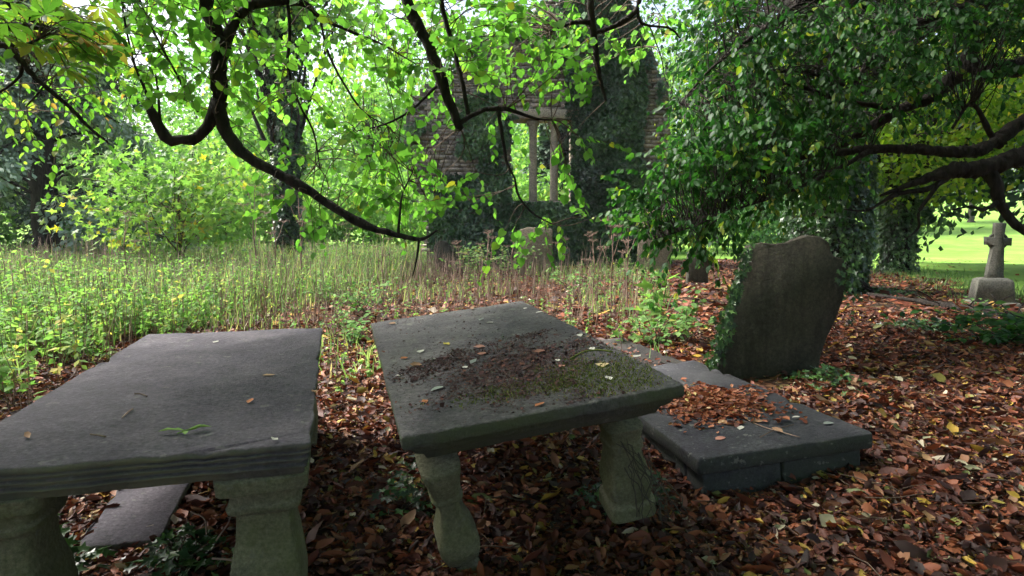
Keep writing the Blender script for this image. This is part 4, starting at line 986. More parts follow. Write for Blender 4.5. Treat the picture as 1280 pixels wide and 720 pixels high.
# leaf heap on the low ledger
def heap(plane, cx_, cy_, sx_, sy_, n, mat, name, label, hmax=.03, size=.038):
    q = rng.normal(size=(n, 2)) * [sx_, sy_] * .55; rr_ = np.hypot(q[:, 0] / sx_, q[:, 1] / sy_); k = (rr_ < 1.35 + .3 * np.sin(5 * np.arctan2(q[:, 1], q[:, 0]))); q = q[k]; rr_ = rr_[k]; n = len(q)
    P = np.c_[q[:, 0] + cx_, q[:, 1] + cy_, .006 + hmax * np.clip(1 - rr_ ** 2, 0, 1) * rng.random(n)]
    k = (np.abs(P[:, 0]) < .46); P = P[k]; n = len(P)
    a_ = rng.uniform(0, 2 * PI, n); D = np.c_[np.cos(a_), np.sin(a_), rng.normal(0, .25, n)]; N = np.c_[rng.normal(0, .5, (n, 2)), np.ones(n)]
    V, F, rn = leaves(P, D, N, rng.lognormal(0, .25, n) * size, 'curl', rng.beta(1.6, 1.6, n), sx=rng.uniform(.6, 1.1, n))
    tag(mk(name, plane.w(V), F, mat, rnd=rn), label, 'fallen leaves', kind='stuff')
q = pl3.loc(pl3.hit(888, 508))
heap(pl3, q[0] + .02, q[1] + .05, .33, .42, 1700, M['litter_red'], 'leaf_heap', 'heap of copper red fallen leaves on the low ledger tomb')
heap(pl4, -.05, -.1, .36, .8, 420, M['litter'], 'loose_leaves', 'scattered leaves on the flat gravestone beyond the leaf heap', .01)
# fine debris and moss on the mossy table
def patch_pts(n, cond):
    q = np.c_[rng.uniform(-.54, .54, n), rng.uniform(-1.13, 1.13, n)]
    W = pl2.w(np.c_[q, np.zeros(n)]); return q[cond(q, n)]
pc = pl2.loc(pl2.hit(640, 455)); mc = pl2.loc(pl2.hit(765, 468))
def c_deb(q, n):
    nn = vnoise(np.c_[q, np.zeros(n)], 6, 12) * .28 + vnoise(np.c_[q, np.zeros(n)], 25, 13) * .18
    e = np.sqrt(((q[:, 0] - .03) / .46) ** 2 + ((q[:, 1] - pc[1] + .02) / .6) ** 2)
    return rng.random(n) < (sstep(1.35, .35, e + nn) ** 1.6) * .95 + .012
q = patch_pts(80000, c_deb); n = len(q)
P = np.c_[q, rng.random(n) * .004]; a_ = rng.uniform(0, 2 * PI, n)
V, F, rn = leaves(P, np.c_[np.cos(a_), np.sin(a_), rng.normal(0, .4, n)], np.c_[rng.normal(0, .3, (n, 2)), np.ones(n)], rng.lognormal(0, .45, n) * .009, 'broad', rng.beta(1.5, 2, n))
tag(mk('leaf_debris', pl2.w(V), F, M['debris'], rnd=rn), 'dark crumbled leaf debris matted over the middle of the tilted table top', 'leaf debris', kind='stuff')
def c_moss(q, n):
    nn = vnoise(np.c_[q, np.zeros(n)], 7, 14) * .3 + vnoise(np.c_[q, np.zeros(n)], 30, 15) * .2
    e = np.sqrt(((q[:, 0] - mc[0] - .02) / .26) ** 2 + ((q[:, 1] - mc[1] - .02) / .36) ** 2)
    e2 = np.sqrt(((q[:, 0] + .0) / .48) ** 2 + ((q[:, 1] - pc[1] + .42) / .13) ** 2) + .35
    return (rng.random(n) < .55 * sstep(1.35, .35, e + nn)) | (rng.random(n) < .35 * sstep(1.2, .6, e2 + nn))
q = patch_pts(90000, c_moss); n = len(q)
hh = rng.uniform(.005, .014, n)
V, F, rn = leaves(np.c_[q, np.zeros(n)], np.c_[rng.normal(0, .45, (n, 2)), np.ones(n)], rdir(n) * [1, 1, .1], hh, 'diamond', np.clip(rng.normal(.45, .25, n), 0, 1), sx=np.full(n, .7))
tag(mk('moss', pl2.w(V), F, M['moss'], rnd=rn), 'yellow-green moss cushions on the right front of the tilted table top', 'moss', kind='stuff')

# single leaves lying on the slabs
def one_leaf(plane, px, py, size, mat, label, tmpl='curl', ang=None, group=None, sx=1., flat=1., catg='leaf', name='fallen_leaf'):
    p = plane.loc(plane.hit(px, py)); a_ = rng.uniform(0, 2 * PI) if ang is None else R(ang)
    V, F, rn = leaves(np.array([[p[0], p[1], .004]]), np.array([[math.cos(a_), math.sin(a_), .05]]), np.array([[rng.normal(0, .12), rng.normal(0, .12), 1.]]), size, tmpl, rng.uniform(.3, 1, 1), sx=np.array([sx]))
    V[:, :2] -= V[:, :2].mean(0) - p[:2]; V[:, 2] = (V[:, 2] - V[:, 2].min()) * flat + .003
    tag(mk(name, plane.w(V), F, M[mat], rnd=rn), label, catg, group)
G1 = 'single leaves lying on the left table tomb'; G2 = 'single leaves lying on the tilted table tomb'; G3 = 'single leaves lying on the low ledger'
one_leaf(pl1, 313, 503, .045, 'l_orange', 'small orange-brown leaf right of the middle of the left table top', group=G1)
one_leaf(pl1, 34, 548, .05, 'l_tan', 'curled tan leaf near the left front of the left table top', 'roll', group=G1)
one_leaf(pl1, 393, 491, .04, 'l_tan', 'tan leaf at the right edge of the left table top', group=G1)
one_leaf(pl1, 343, 551, .035, 'l_white', 'tiny pale leaf by the front right corner of the left table top', group=G1)
one_leaf(pl1, 336, 470, .06, 'l_tan', 'flat brown leaf far right on the left table top', group=G1, flat=.4)
one_leaf(pl1, 270, 428, .05, 'l_white', 'pale speck of leaf at the far end of the left table top', group=G1, flat=.4)
for k, (x, y, s_, m_, lb, tm) in enumerate([
    (753, 457, .085, 'l_cream', 'large cream leaf standing out on the moss at the right of the tilted table top', 'broad'),
    (761, 474, .055, 'l_white', 'white leaf just below the large cream leaf on the moss', 'curl'),
    (796, 447, .06, 'l_white', 'white leaf near the right edge of the tilted table top, right of the cream leaf', 'curl'),
    (725, 420, .06, 'l_white', 'white oval leaf at the back right border of the debris patch', 'ovate'),
    (740, 437, .05, 'l_white', 'white leaf beside a green stalk right of the debris patch', 'curl'),
    (702, 459, .05, 'l_pink', 'pink leaf in the debris left of the cream leaf', 'curl'),
    (675, 441, .07, 'l_pink', 'reddish leaf pair in the back right of the debris', 'roll'),
    (697, 451, .045, 'l_white', 'thin white leaf just behind the pink leaf in the debris', 'ovate'),
    (675, 507, .05, 'l_orange', 'orange leaf near the front edge of the tilted table top', 'curl'),
    (526, 440, .075, 'l_white', 'long white leaf at the left of the debris patch', 'ovate'),
    (558, 431, .06, 'l_yellow', 'yellowish leaf at the back left of the debris patch', 'curl'),
    (599, 435, .075, 'l_pink', 'big pinkish curled leaf at the centre of the debris', 'curl'),
    (603, 444, .06, 'l_pink', 'second pinkish leaf just in front of the big curled one', 'roll'),
    (581, 460, .05, 'l_white', 'small bright white leaf in front of the grey feathery sprig', 'ovate'),
    (520, 458, .075, 'l_tan', 'pale bent leaf at the left front of the debris', 'roll'),
    (499, 470, .05, 'l_white', 'white forked leaf near the left edge of the tilted table top', 'maple'),
    (542, 450, .04, 'l_white', 'small pinkish white leaf in the left half of the debris', 'curl'),
    (531, 503, .045, 'l_orange', 'orange-brown leaf near the front left corner of the tilted table top', 'curl'),
    (590, 387, .09, 'l_tan', 'brown curled leaf at the far end of the tilted table top', 'roll'),
    (554, 388, .08, 'l_tan', 'flat brown leaf at the far left end of the tilted table top', 'ovate'),
    (490, 405, .07, 'l_tan', 'drab leaf near the far left corner of the tilted table top', 'ovate'),
    (547, 487, .08, 'l_grey', 'grey-green flat leaf in front of the debris patch', 'ovate'),
    (505, 449, .06, 'l_orange', 'reddish leaf at the left border of the debris patch', 'curl'),
    (612, 404, .06, 'l_white', 'pale leaf lying alone behind the debris patch', 'ovate'),
    (602, 400, .06, 'l_grey', 'greyish leaf left of the lone pale one behind the debris', 'curl'),
    (657, 386, .05, 'l_white', 'white leaf near the far right corner of the tilted table top', 'ovate'),
    (674, 391, .055, 'l_white', 'pale leaf on the right edge beside the far corner of the tilted table top', 'ovate'),
    (592, 453, .09, 'l_grey', 'grey feathery sprig lying in the middle of the debris', 'lance')]):
    one_leaf(pl2, x, y, s_ * .9, m_, lb, tm, group=G2, flat=.7)
for x, y, s_, m_, lb, tm in [
    (926, 536, .06, 'l_white', 'white leaf in front of the copper leaf heap on the low ledger', 'curl'),
    (901, 549, .07, 'l_pink', 'pinkish white leaf at the front left of the low ledger', 'ovate'),
    (995, 522, .045, 'l_white', 'small white leaf right of the leaf heap on the low ledger', 'ovate'),
    (1036, 530, .06, 'l_grey', 'pale green leaf near the right edge of the low ledger', 'ovate'),
    (960, 514, .06, 'l_yellow', 'yellow leaf touching the right side of the leaf heap', 'curl'),
    (972, 540, .08, 'l_tan', 'drab bent leaf in the front middle of the low ledger', 'roll'),
    (948, 528, .06, 'l_tan', 'tan leaf between the heap and the front of the low ledger', 'curl')]:
    one_leaf(pl3, x, y, s_, m_, lb, tm, group=G3, flat=.7)
def on_slab_twig(plane, pxs, r_, mat, label, name='twig'):
    p = np.array([plane.hit(*q) + plane.n * .006 for q in pxs]); S_ = spline(p, 9)
    V, F, _ = tubes(S_[None], np.full((1, 9), r_), 5); tag(mk(name, V, F, M[mat], rnd=np.full(len(V), .5)), label, 'twig')
on_slab_twig(pl1, [(153, 524), (159, 518), (166, 513)], .003, 'dry', 'short pale twig on the left half of the left table top')
on_slab_twig(pl1, [(168, 494), (176, 494), (184, 497)], .003, 'twig', 'dark twig lying behind the pale one on the left table top')
on_slab_twig(pl1, [(113, 545), (122, 546), (132, 548)], .003, 'twig', 'dark twig at the front left of the left table top')
on_slab_twig(pl2, [(713, 450), (730, 441), (748, 439), (766, 441)], .004, 'moss', 'mossy green stalk behind the cream leaf on the tilted table top')
on_slab_twig(pl3, [(930, 524), (952, 534), (975, 541), (1000, 548)], .003, 'dry', 'thin twig across the front of the low ledger')
on_slab_twig(pl3, [(950, 548), (970, 538), (992, 532)], .003, 'twig', 'second thin twig crossing the first on the low ledger')
# green sprig on the first table
sg = pl1.hit(232, 541); spg = empty('leaf_sprig', sg, 'fresh green leaf sprig on the front middle of the left table top', 'leaf sprig')
P = []; D = []
for k, (a_, s_) in enumerate([(172, .09), (18, .1), (-80, .06), (35, .07), (150, .06)]):
    P.append(pl1.loc(sg) + [0, 0, .008]); D.append([math.cos(R(a_)), math.sin(R(a_)), .12])
V, F, rn = leaves(np.array(P), np.array(D), np.tile([0, .1, 1.], (5, 1)), np.array([.085, .08, .045, .07, .05]), 'lance', rng.random(5), sx=np.array([.7, .8, 1.1, .7, .6])); mk('leaflets', pl1.w(V), F, M['l_green'], spg, rnd=rn)
V, F, _ = tubes(pl1.w(np.array([pl1.loc(sg) + [-.02, -.02, .006], pl1.loc(sg) + [0, 0, .009], pl1.loc(sg) + [.03, .02, .006]]))[None], np.full((1, 3), .002), 4); mk('stalk', V, F, M['l_green'], spg, rnd=np.full(len(V), .6))

# ------------------------------------------------------------------ meadow and ground plants
def grass(n, dens, y0, y1, xr, hmin, hmax, seed, lo=.3):
    r = np.random.default_rng(seed); Y = np.sqrt(r.uniform(y0 ** 2, y1 ** 2, n)); Xx = r.uniform(*xr, n) * Y
    k = r.random(n) < dens(Xx, Y); Xx, Y = Xx[k], Y[k]; n = len(Y)
    P = np.c_[Xx, Y, gz(Xx, Y)]; cl = vnoise(np.c_[P[:, :2], np.zeros(n)], 1.2, seed)
    h = r.uniform(hmin, hmax, n) * (1 + .25 * cl)
    D = np.c_[r.normal(0, .2, (n, 2)), np.ones(n)]; N = np.c_[r.normal(size=(n, 2)), np.zeros(n)]
    return leaves(P, D, N, h, 'blade', np.clip(r.normal(.5 + .15 * cl, .25, n), 0, 1), sx=.7 / h * (.5 + .022 * Y))
md = lambda x, y: meadow(x, y) * np.where((np.abs(x + 9) < 400), 1, 0)
V, F, rn = cat([grass(24000, md, 4.5, 27, (-1.0, -.05), .2, .85, 1), grass(9000, lambda x, y: .45 * (vnoise(np.c_[x, y, x * 0], .9, 5) > .0), 5.5, 19, (-.5, .25), .12, .4, 2)])
tag(mk('meadow_grass', V, F, M['grass'], rnd=rn, origin=(0, 0, 0)), 'tall green and straw-coloured grass of the rough meadow at left', 'grass', kind='stuff')
# lawn edge tufts
n = 16000; Y = np.sqrt(rng.uniform(100, 27 ** 2, n)); Xx = rng.uniform(.4, .95, n) * Y; e = 8.7 + np.clip(Y - 10.5, -10, 9) * .27
k = rng.random(n) < np.exp(-((Xx - e) / .8) ** 2) + .25 * np.exp(-((Xx - e + 2.2) / .9) ** 2) * (Y > 12); Xx, Y = Xx[k], Y[k]; n = len(Y)
V, F, rn = leaves(np.c_[Xx, Y, gz(Xx, Y)], np.c_[rng.normal(0, .35, (n, 2)), np.ones(n)], np.c_[rng.normal(size=(n, 2)), np.zeros(n)], rng.uniform(.07, .2, n), 'blade', rng.uniform(.1, .7, n), sx=np.full(n, 3.))
tag(mk('lawn_edge_grass', V, F, M['grass'], rnd=rn, origin=(0, 0, 0)), 'ragged grass tufts along the edge of the lawn', 'grass', kind='stuff')

def herbs(n, dens, y0, y1, xr, hmin, hmax, nl, size, seed, rc=.5, tmpl='diamond', leafzone=(.25, 1.), stemr=.003):
    r = np.random.default_rng(seed); Y = np.sqrt(r.uniform(y0 ** 2, y1 ** 2, n)); Xx = r.uniform(*xr, n) * Y
    k = r.random(n) < dens(Xx, Y); Xx, Y = Xx[k], Y[k]; n = len(Y)
    P = np.c_[Xx, Y, gz(Xx, Y)]; h = r.uniform(hmin, hmax, n) * (1 + .38 * vnoise(np.c_[P[:, :2], np.zeros(n)], .9, seed)).clip(.3, 1.5)
    ln = np.c_[r.normal(0, .12, (n, 2)), np.ones(n)]; t = np.linspace(0, 1, 4)[None, :, None]
    tw = P[:, None] + ln[:, None] * h[:, None, None] * t + r.normal(0, .01, (n, 4, 3))
    st = tubes(tw, (stemr * (1 + .05 * Y))[:, None] * np.array([1.2, 1, .8, .5])[None], 3)
    if nl == 0: return st, None
    tl = r.uniform(leafzone[0], leafzone[1], (n, nl))[:, :, None]; PP = P[:, None] + ln[:, None] * h[:, None, None] * tl
    a_ = r.uniform(0, 2 * PI, (n, nl)); D = np.stack([np.cos(a_), np.sin(a_), r.normal(-.35, .5, (n, nl))], -1); N = np.array([0, 0, 1.]) + r.normal(0, .35, PP.shape)
    rn = np.clip(r.normal(rc, .14, (n, 1)) + r.normal(0, .16, (n, nl)), 0, 1)
    lv = leaves(PP.reshape(-1, 3), D.reshape(-1, 3), N.reshape(-1, 3), (size * r.uniform(.6, 1.3, (n, nl)) * (1.15 - .4 * tl[..., 0])).ravel(), tmpl, rn.ravel())
    return st, lv
s1, l1 = herbs(10000, md, 4.6, 26, (-1.0, -.05), .22, .82, 14, .08, 11, .55)
s2, l2 = herbs(1500, lambda x, y: md(x, y) * (x < -.45 * y), 4.4, 9, (-1.0, -.3), .35, .85, 18, .085, 12, .62)
s3, l3 = herbs(2200, lambda x, y: .45 * (vnoise(np.c_[x, y, x * 0], 1.1, 8) > 0), 5, 19, (-.45, .22), .12, .5, 12, .06, 13, .55)
V, F, rn = cat([l1, l2, l3]); o = tag(mk('meadow_herbs', V, F, M['herb'], rnd=rn, origin=(0, 0, 0)), 'yellow-green nettles and leafy weeds standing in the meadow', 'weeds', kind='stuff')
V, F, _ = cat([s1, s2, s3]); mk('stems', V, F, M['dry'], o)
d1, _ = herbs(14000, lambda x, y: np.maximum(.42 * md(x, y), .75 * np.exp(-((meadow(x - .9, y) - .4) / .4) ** 2) * (vnoise(np.c_[x, y, x * 0], .8, 6) > -.5) * (x < 2.2)), 5, 19, (-.95, .2), .25, .95, 0, 0, 14, stemr=.003)
V, F, _ = d1; tag(mk('dry_stems', V, F, M['dry'], rnd=np.zeros(len(V)), origin=(0, 0, 0)), 'thicket of thin dead brown stems at the meadow edge and before the ruin', 'dead stems', kind='stuff')

# tall dead umbels
def make_umbel():
    o = empty('dead_umbel', (0, 0, 0), '', 'dead plant', 'tall dead hogweed stalks')
    prt = [limb([[0, 0, -.05, .014], [.03, .01, .5, .012], [.0, .03, 1.0, .009], [.03, 0, 1.35, .006]], .1, 5, .12)[0]]; um = []
    tips = [(np.array([.03, 0, 1.35]), np.array([.05, 0, 1.6]))]
    for k, z0 in enumerate((.75, .95, 1.1, 1.2)):
        a_ = k * 2.3; b = np.array([.01, .02, z0]); e = b + [math.cos(a_) * .16, math.sin(a_) * .16, .36]
        prt.append(limb([[*b, .007], [*((b + e) / 2 + [0, 0, -.03]), .005], [*e, .004]], .1, 4, .1)[0]); tips.append((b, e))
    prt.append(limb([[.03, 0, 1.35, .006], [.05, 0, 1.6, .004]], .1, 4, .1)[0])
    for b, e in tips:
        n = 12; aa = np.arange(n) * 2 * PI / n; q = e + np.c_[np.cos(aa) * .09, np.sin(aa) * .09, .05 + .01 * np.sin(aa * 3)]
        um = [tubes(np.stack([np.tile(e, (n, 1)), (q + e) / 2 + [0, 0, .012], q], 1), np.full((n, 3), .0022), 3)]
        m = 60; um.append(leaves(q[rng.integers(0, n, m)] + rng.normal(0, .012, (m, 3)), rdir(m), rdir(m), .018, 'diamond', np.zeros(m)))
        V, F, _ = cat(um); mk('flower_head', V, F, M['dry'], o, rnd=np.zeros(len(V)))
    V, F, _ = cat(prt); mk('stem', V, F, M['dry'], o)
    return o
um0 = make_umbel()
spots = [(222, 352, 1.25, 'dead hogweed stalk leaning before the sycamore bush'), (190, 356, 1.0, 'dead hogweed stalk left of the sycamore bush middle'), (252, 350, .95, 'dead hogweed stalk at the right of the sycamore bush'), (322, 366, 1.35, 'dead hogweed stalk just left of the ivy-clad meadow trunk'),
         (345, 372, 1.1, 'dead hogweed stalk in front of the ivy-clad meadow trunk'), (376, 376, 1.3, 'dead hogweed stalk just right of the ivy-clad meadow trunk'), (160, 385, 1.0, 'dead hogweed clump in the left meadow'), (436, 352, .9, 'dead hogweed stalk between the ivy-clad trunk and the ruin'),
         (742, 400, .75, 'dead stalk beyond the right side of the tilted table tomb'), (765, 392, .85, 'dead stalk before the ivied part of the ruin'), (785, 398, .8, 'leaning dead stalk by the drooping beech tips'), (610, 380, .8, 'dead stalk beyond the far end of the tilted table tomb'), (575, 384, .7, 'short dead stalk behind the far left corner of the tilted table tomb'),
         (700, 372, .7, 'dead stalk in front of the buff headstone'), (640, 368, .75, 'dead stalk left of the buff headstone'), (480, 388, .8, 'dead stalk in the meadow edge behind the gap between the table tombs')]
for k, (px, py, s_, lb) in enumerate(spots):
    g = gpt(px, py)
    if k == 0: um0.location = tuple(g); um0.scale = (s_,) * 3; um0['label'] = lb
    else: copy_tree(um0, g, random.uniform(0, 6), s_, lb)

def leafy_plant(name, base, h, nst, nl, size, tmpl, mat, label, spread=.3, seed=0, catg='plant', stem='twig', rc=.5, lz=.3, droop=0.):
    r = np.random.default_rng(seed); base = np.array(base, float); o = empty(name, base, label, catg)
    prt = []; Ps = []; Ds = []; Ns = []
    for k in range(nst):
        tip = base + np.r_[r.normal(0, spread, 2), h * r.uniform(.6, 1.1)]; mid = (base + tip) / 2 + np.r_[r.normal(0, spread * .2, 2), .1 * h]
        p_, S_ = limb([[*(base + np.r_[r.normal(0, spread * .25, 2), -.03]), .006], [*mid, .004], [*tip, .002]], .1, 4, .08, k); prt.append(p_)
        i_ = r.integers(int(len(S_) * lz), len(S_), nl); a_ = r.uniform(0, 2 * PI, nl); d = np.c_[np.cos(a_), np.sin(a_), r.normal(-.1 - droop, .3, nl)]
        Ps.append(S_[i_, :3] + d * r.uniform(0, size * .7, (nl, 1))); Ds.append(d); Ns.append(np.array([0, -.4, 1.]) + r.normal(0, .35, (nl, 3)))
    V, F, _ = cat(prt); mk('stem', V, F, M[stem], o)
    n = nst * nl; V, F, rn = leaves(np.concatenate(Ps), np.concatenate(Ds), np.concatenate(Ns), size * r.uniform(.6, 1.25, n), tmpl, np.clip(r.normal(rc, .2, n), 0, 1)); mk('foliage', V, F, M[mat], o, rnd=rn)
    return o
leafy_plant('sycamore_sapling', gpt(822, 424), .82, 4, 10, .19, 'maple', 'syc', 'young sycamore sapling with fresh green leaves beyond the low ledger', .16, 1, 'sapling', rc=.4)
leafy_plant('sycamore_sapling', gpt(782, 436), .35, 4, 8, .12, 'maple', 'syc', 'small bright seedling at the right edge of the tilted table tomb', .12, 2, 'sapling')
leafy_plant('weed_plant', gpt(850, 428), .55, 10, 14, .085, 'ovate', 'herb', 'leafy weed clump between the sycamore sapling and the leaning headstone', .25, 3, rc=.5)
leafy_plant('weed_plant', gpt(815, 432), .4, 10, 14, .08, 'ovate', 'herb', 'low weed clump under the sycamore sapling', .25, 4, rc=.45)
leafy_plant('weed_plant', gpt(440, 430), .4, 14, 12, .07, 'ovate', 'herb', 'low green weed clump between the two table tombs', .3, 5, rc=.3)
leafy_plant('weed_plant', gpt(725, 372), .5, 16, 14, .07, 'ovate', 'herb', 'pale green weed clump on the leaves before the ruin ivy', .35, 6, rc=.4)
leafy_plant('weed_plant', gpt(455, 392), .5, 16, 14, .08, 'ovate', 'herb', 'bright weed clump behind the far left corner of the tilted table tomb', .4, 7, rc=.35)
leafy_plant('weed_plant', gpt(590, 352), 1.1, 14, 18, .1, 'ovate', 'herb', 'tall leafy weed before the left part of the ruin', .6, 8, rc=.6)
leafy_plant('weed_plant', gpt(640, 350), 1.0, 12, 16, .1, 'ovate', 'herb', 'leafy weed left of the buff headstone', .5, 9, rc=.6)
# ivy plants
def ivy_plant(base, r0, h, n, label, seed, size=.07):
    r = np.random.default_rng(seed); base = np.array(base, float); o = empty('ivy_plant', base, label, 'ivy')
    P = r.normal(size=(n, 3)) * [r0 * .5, r0 * .5, 0] + base; P[:, 2] = gz(P[:, 0], P[:, 1]) + h * r.random(n) * np.exp(-((P[:, 0] - base[0]) ** 2 + (P[:, 1] - base[1]) ** 2) / r0 ** 2)
    D = np.c_[r.normal(size=(n, 2)), r.normal(-.2, .3, n)]; N = np.c_[r.normal(0, .4, n), r.normal(-.3, .4, n), np.ones(n)]
    V, F, rn = leaves(P, D, N, size * r.uniform(.6, 1.3, n), 'maple', r.random(n)); mk('foliage', V, F, M['ivy'], o, rnd=rn)
    k = 14; e = P[r.integers(0, n, k)]; b = np.tile(base, (k, 1)); t = np.linspace(0, 1, 6)[None, :, None]
    V, F, _ = tubes(b[:, None] * (1 - t) + e[:, None] * t + r.normal(0, .015, (k, 6, 3)) + np.array([0, 0, .02]), np.full((k, 6), .003), 4); mk('stems', V, F, M['twig'], o)
    return o
ivy_plant(gpt(230, 716) + [0, 0, .0], .2, .2, 170, 'dark ivy growing on the ground under the left table tomb', 1, .06)
ivy_plant(np.array([-1.72, 2.05, .05]), .28, .5, 420, 'dark ivy climbing the leg at the bottom left corner of the view', 2, .06)
ivy_plant(gpt(800, 628), .16, .22, 160, 'ivy and fern at the foot of the right leg of the tilted tomb', 3, .045)
ivy_plant(gpt(745, 640), .14, .16, 110, 'small ivy patch left of the right leg of the tilted tomb', 4, .045)
ivy_plant(gpt(1035, 480), .3, .14, 260, 'ivy on the ground at the right foot of the leaning headstone', 5, .06)
ivy_plant(gpt(1160, 412), .6, .1, 420, 'flat dark ivy patch on the leaf carpet left of the bramble', 6, .08)
ivy_plant(gpt(520, 640), .2, .3, 160, 'dark ivy beside the left leg of the tilted tomb', 7, .05)
ivy_plant(gpt(1100, 366), .8, .12, 420, 'low green patch at the foot of the thick ivy-clad trunk', 8, .09)
# ivy up the headstone
n = 430; tpar = rng.random(n); e0 = at(884, 478, Yh - .08); e1 = at(934, 312, Yh - .08)
P = e0 + (e1 - e0) * tpar[:, None] ** 1.1; P += np.c_[rng.normal(-.01, .035, n) * (1.2 - tpar * .7), -rng.random(n) * .07, rng.normal(0, .03, n)]
P2_ = at(1062, 345, Yh - .06) + np.c_[rng.normal(0, .05, 70), -rng.random(70) * .05, rng.normal(0, .12, 70)]; P = np.vstack([P, P2_]); n = len(P)
V, F, rn = leaves(P, np.c_[rng.normal(0, .5, n), rng.normal(-.2, .3, n), rng.normal(-.8, .3, n)], np.c_[rng.normal(-.2, .4, n), -np.ones(n), rng.normal(.3, .4, n)], rng.uniform(.035, .07, n), 'maple', rng.random(n))
hi = empty('ivy_plant', (e0[0], e0[1], e0[2]), 'ivy climbing the left edge of the leaning headstone', 'ivy'); mk('foliage', V, F, M['ivy'], hi, rnd=rn)
V, F, _ = tubes(np.stack([spline(np.array([e0, (e0 + e1) / 2 + [.02, -.01, 0], e1]), 14)]), np.full((1, 14), .007), 5); mk('stems', V, F, M['twig'], hi)
# roots clinging to the right leg, loose stalk under the left table
for k, (pts_, r_, lb) in enumerate([([(288, 606, 2.3), (292, 625, 2.3), (287, 650, 2.28), (270, 676, 2.25)], .003, 'pale bare stem hanging under the left table tomb'),
                                    ([(238, 640, 2.35), (255, 648, 2.3), (258, 668, 2.3)], .003, 'short pale stem in the dark under the left table tomb'),
                                    ([(265, 698, 2.1), (290, 700, 2.1), (315, 708, 2.05), (335, 722, 2.0)], .004, 'pale runner crossing the foot of the right leg of the left table tomb')]):
    q = np.array([at(*p_) for p_ in pts_]); V, F, _ = tubes(spline(q, 14)[None], np.full((1, 14), r_), 5); tag(mk('bare_creeper', V, F, M['dry'], rnd=np.zeros(len(V))), lb, 'creeper')
# fallen branch and bramble on the right
a_ = gpt(1084, 371); b_ = gpt(1160, 383); c_ = gpt(1235, 396)
p_, S_ = limb([[*(a_ + [0, 0, .05]), .03], [*(b_ + [0, 0, .06]), .05], [*(c_ + [0, 0, .05]), .06], [*(gpt(1290, 404) + [0, 0, .05]), .06]], .2, 7, .1)
fb = empty('fallen_branch', b_, 'dead branch lying on the leaves in front of the stone cross', 'branch'); mk('bough', p_[0], p_[1], M['bark'], fb)
q = S_[rng.integers(3, len(S_), 12), :3]; t = np.linspace(0, 1, 5)[None, :, None]; dd = np.c_[rng.normal(0, .4, (12, 2)), rng.uniform(.05, .3, 12)]
for q1, d1_ in zip(q, dd):
    V, F, _ = tubes(q1[None, None] + d1_[None, None] * t + rng.normal(0, .01, (1, 5, 3)), np.full((1, 5), .008), 4); mk('side_twig', V, F, M['bark'], fb)
leafy_plant('bramble_bush', gpt(1258, 432), .24, 26, 22, .1, 'ovate', 'beech', 'low dark bramble at the right edge in front of the stone cross', .45, 21, 'bush', 'bark', .35, .1)
leafy_plant('bramble_bush', gpt(1310, 425), .34, 22, 22, .11, 'ovate', 'beech', 'taller dark bramble half cut by the right edge', .45, 22, 'bush', 'bark', .5, .1)
leafy_plant('weed_plant', gpt(1212, 386), .2, 5, 8, .06, 'ovate', 'herb', 'small weed at the left foot of the stone cross', .18, 23, rc=.3)

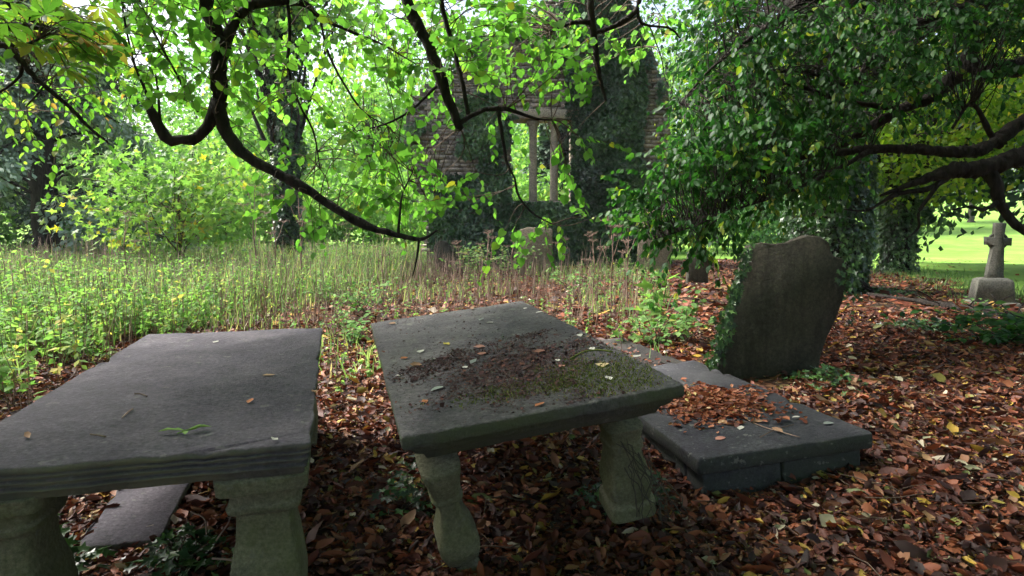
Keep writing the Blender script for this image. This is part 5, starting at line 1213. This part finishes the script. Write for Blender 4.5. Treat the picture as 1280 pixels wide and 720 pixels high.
# ------------------------------------------------------------------ thin haze volume, paling the distance
hv = np.array([[x, y, z] for z in (-2.5, 34.0) for y in (-310, 310) for x in (-310, 310)], float)
hf = np.array([[0, 2, 3, 1], [4, 5, 7, 6], [0, 1, 5, 4], [2, 6, 7, 3], [0, 4, 6, 2], [1, 3, 7, 5]])
m_, n, l, out = nt('thin_haze'); v_ = n.new('ShaderNodeVolumePrincipled'); v_.inputs['Density'].default_value = .0004
v_.inputs['Color'].default_value = (.93, .97, 1, 1); l.new(v_.outputs[0], out.inputs[1])
tag(mk('haze', hv, hf, m_, origin=(0, 0, 0)), 'thin haze in the air of the churchyard', None, kind='stuff')

# ------------------------------------------------------------------ light, sky, camera
AZ, EL = R(-68), R(50)
w = bpy.data.worlds.new('World'); sc.world = w; w.use_nodes = True
n = w.node_tree.nodes; l = w.node_tree.links; n.clear()
sky = n.new('ShaderNodeTexSky'); sky.sky_type = 'NISHITA'; sky.sun_disc = False; sky.sun_elevation = EL; sky.sun_rotation = AZ
sky.air_density = 1.0; sky.dust_density = 5.0; sky.ozone_density = 1.0
bgn = n.new('ShaderNodeBackground'); bgn.inputs[1].default_value = .15; o = n.new('ShaderNodeOutputWorld')
hs_ = n.new('ShaderNodeHueSaturation'); hs_.inputs['Saturation'].default_value = .85; l.new(sky.outputs[0], hs_.inputs['Color']); l.new(hs_.outputs[0], bgn.inputs[0]); l.new(bgn.outputs[0], o.inputs[0])
sl = bpy.data.lights.new('sun', 'SUN'); sl.energy = 4.4; sl.angle = R(24); sl.color = (1, .97, .93)
so = bpy.data.objects.new('sun', sl); C.objects.link(so)
sv = Vector((math.sin(AZ) * math.cos(EL), math.cos(AZ) * math.cos(EL), math.sin(EL)))
so.rotation_euler = (-sv).to_track_quat('-Z', 'Y').to_euler()
cam = bpy.data.cameras.new('camera'); co = bpy.data.objects.new('camera', cam); C.objects.link(co)
cam.sensor_width = 36; cam.lens = FPX / 1280 * 36; cam.clip_end = 3000; cam.clip_start = .05
co.location = (0, 0, H); co.rotation_euler = (PI / 2 - PITCH, 0, 0); sc.camera = co
vs = sc.view_settings; vs.view_transform = 'Standard'; vs.look = 'None'; vs.exposure = 1.45; vs.gamma = 1; vs.use_curve_mapping = False
cy = sc.cycles
cy.max_bounces = 7; cy.diffuse_bounces = 4; cy.glossy_bounces = 2; cy.transmission_bounces = 5; cy.transparent_max_bounces = 4
cy.use_denoising = True; cy.sample_clamp_indirect = 6; cy.use_adaptive_sampling = True; cy.adaptive_threshold = .03
for ob in bpy.data.objects:
    if '_w' in ob: del ob['_w']
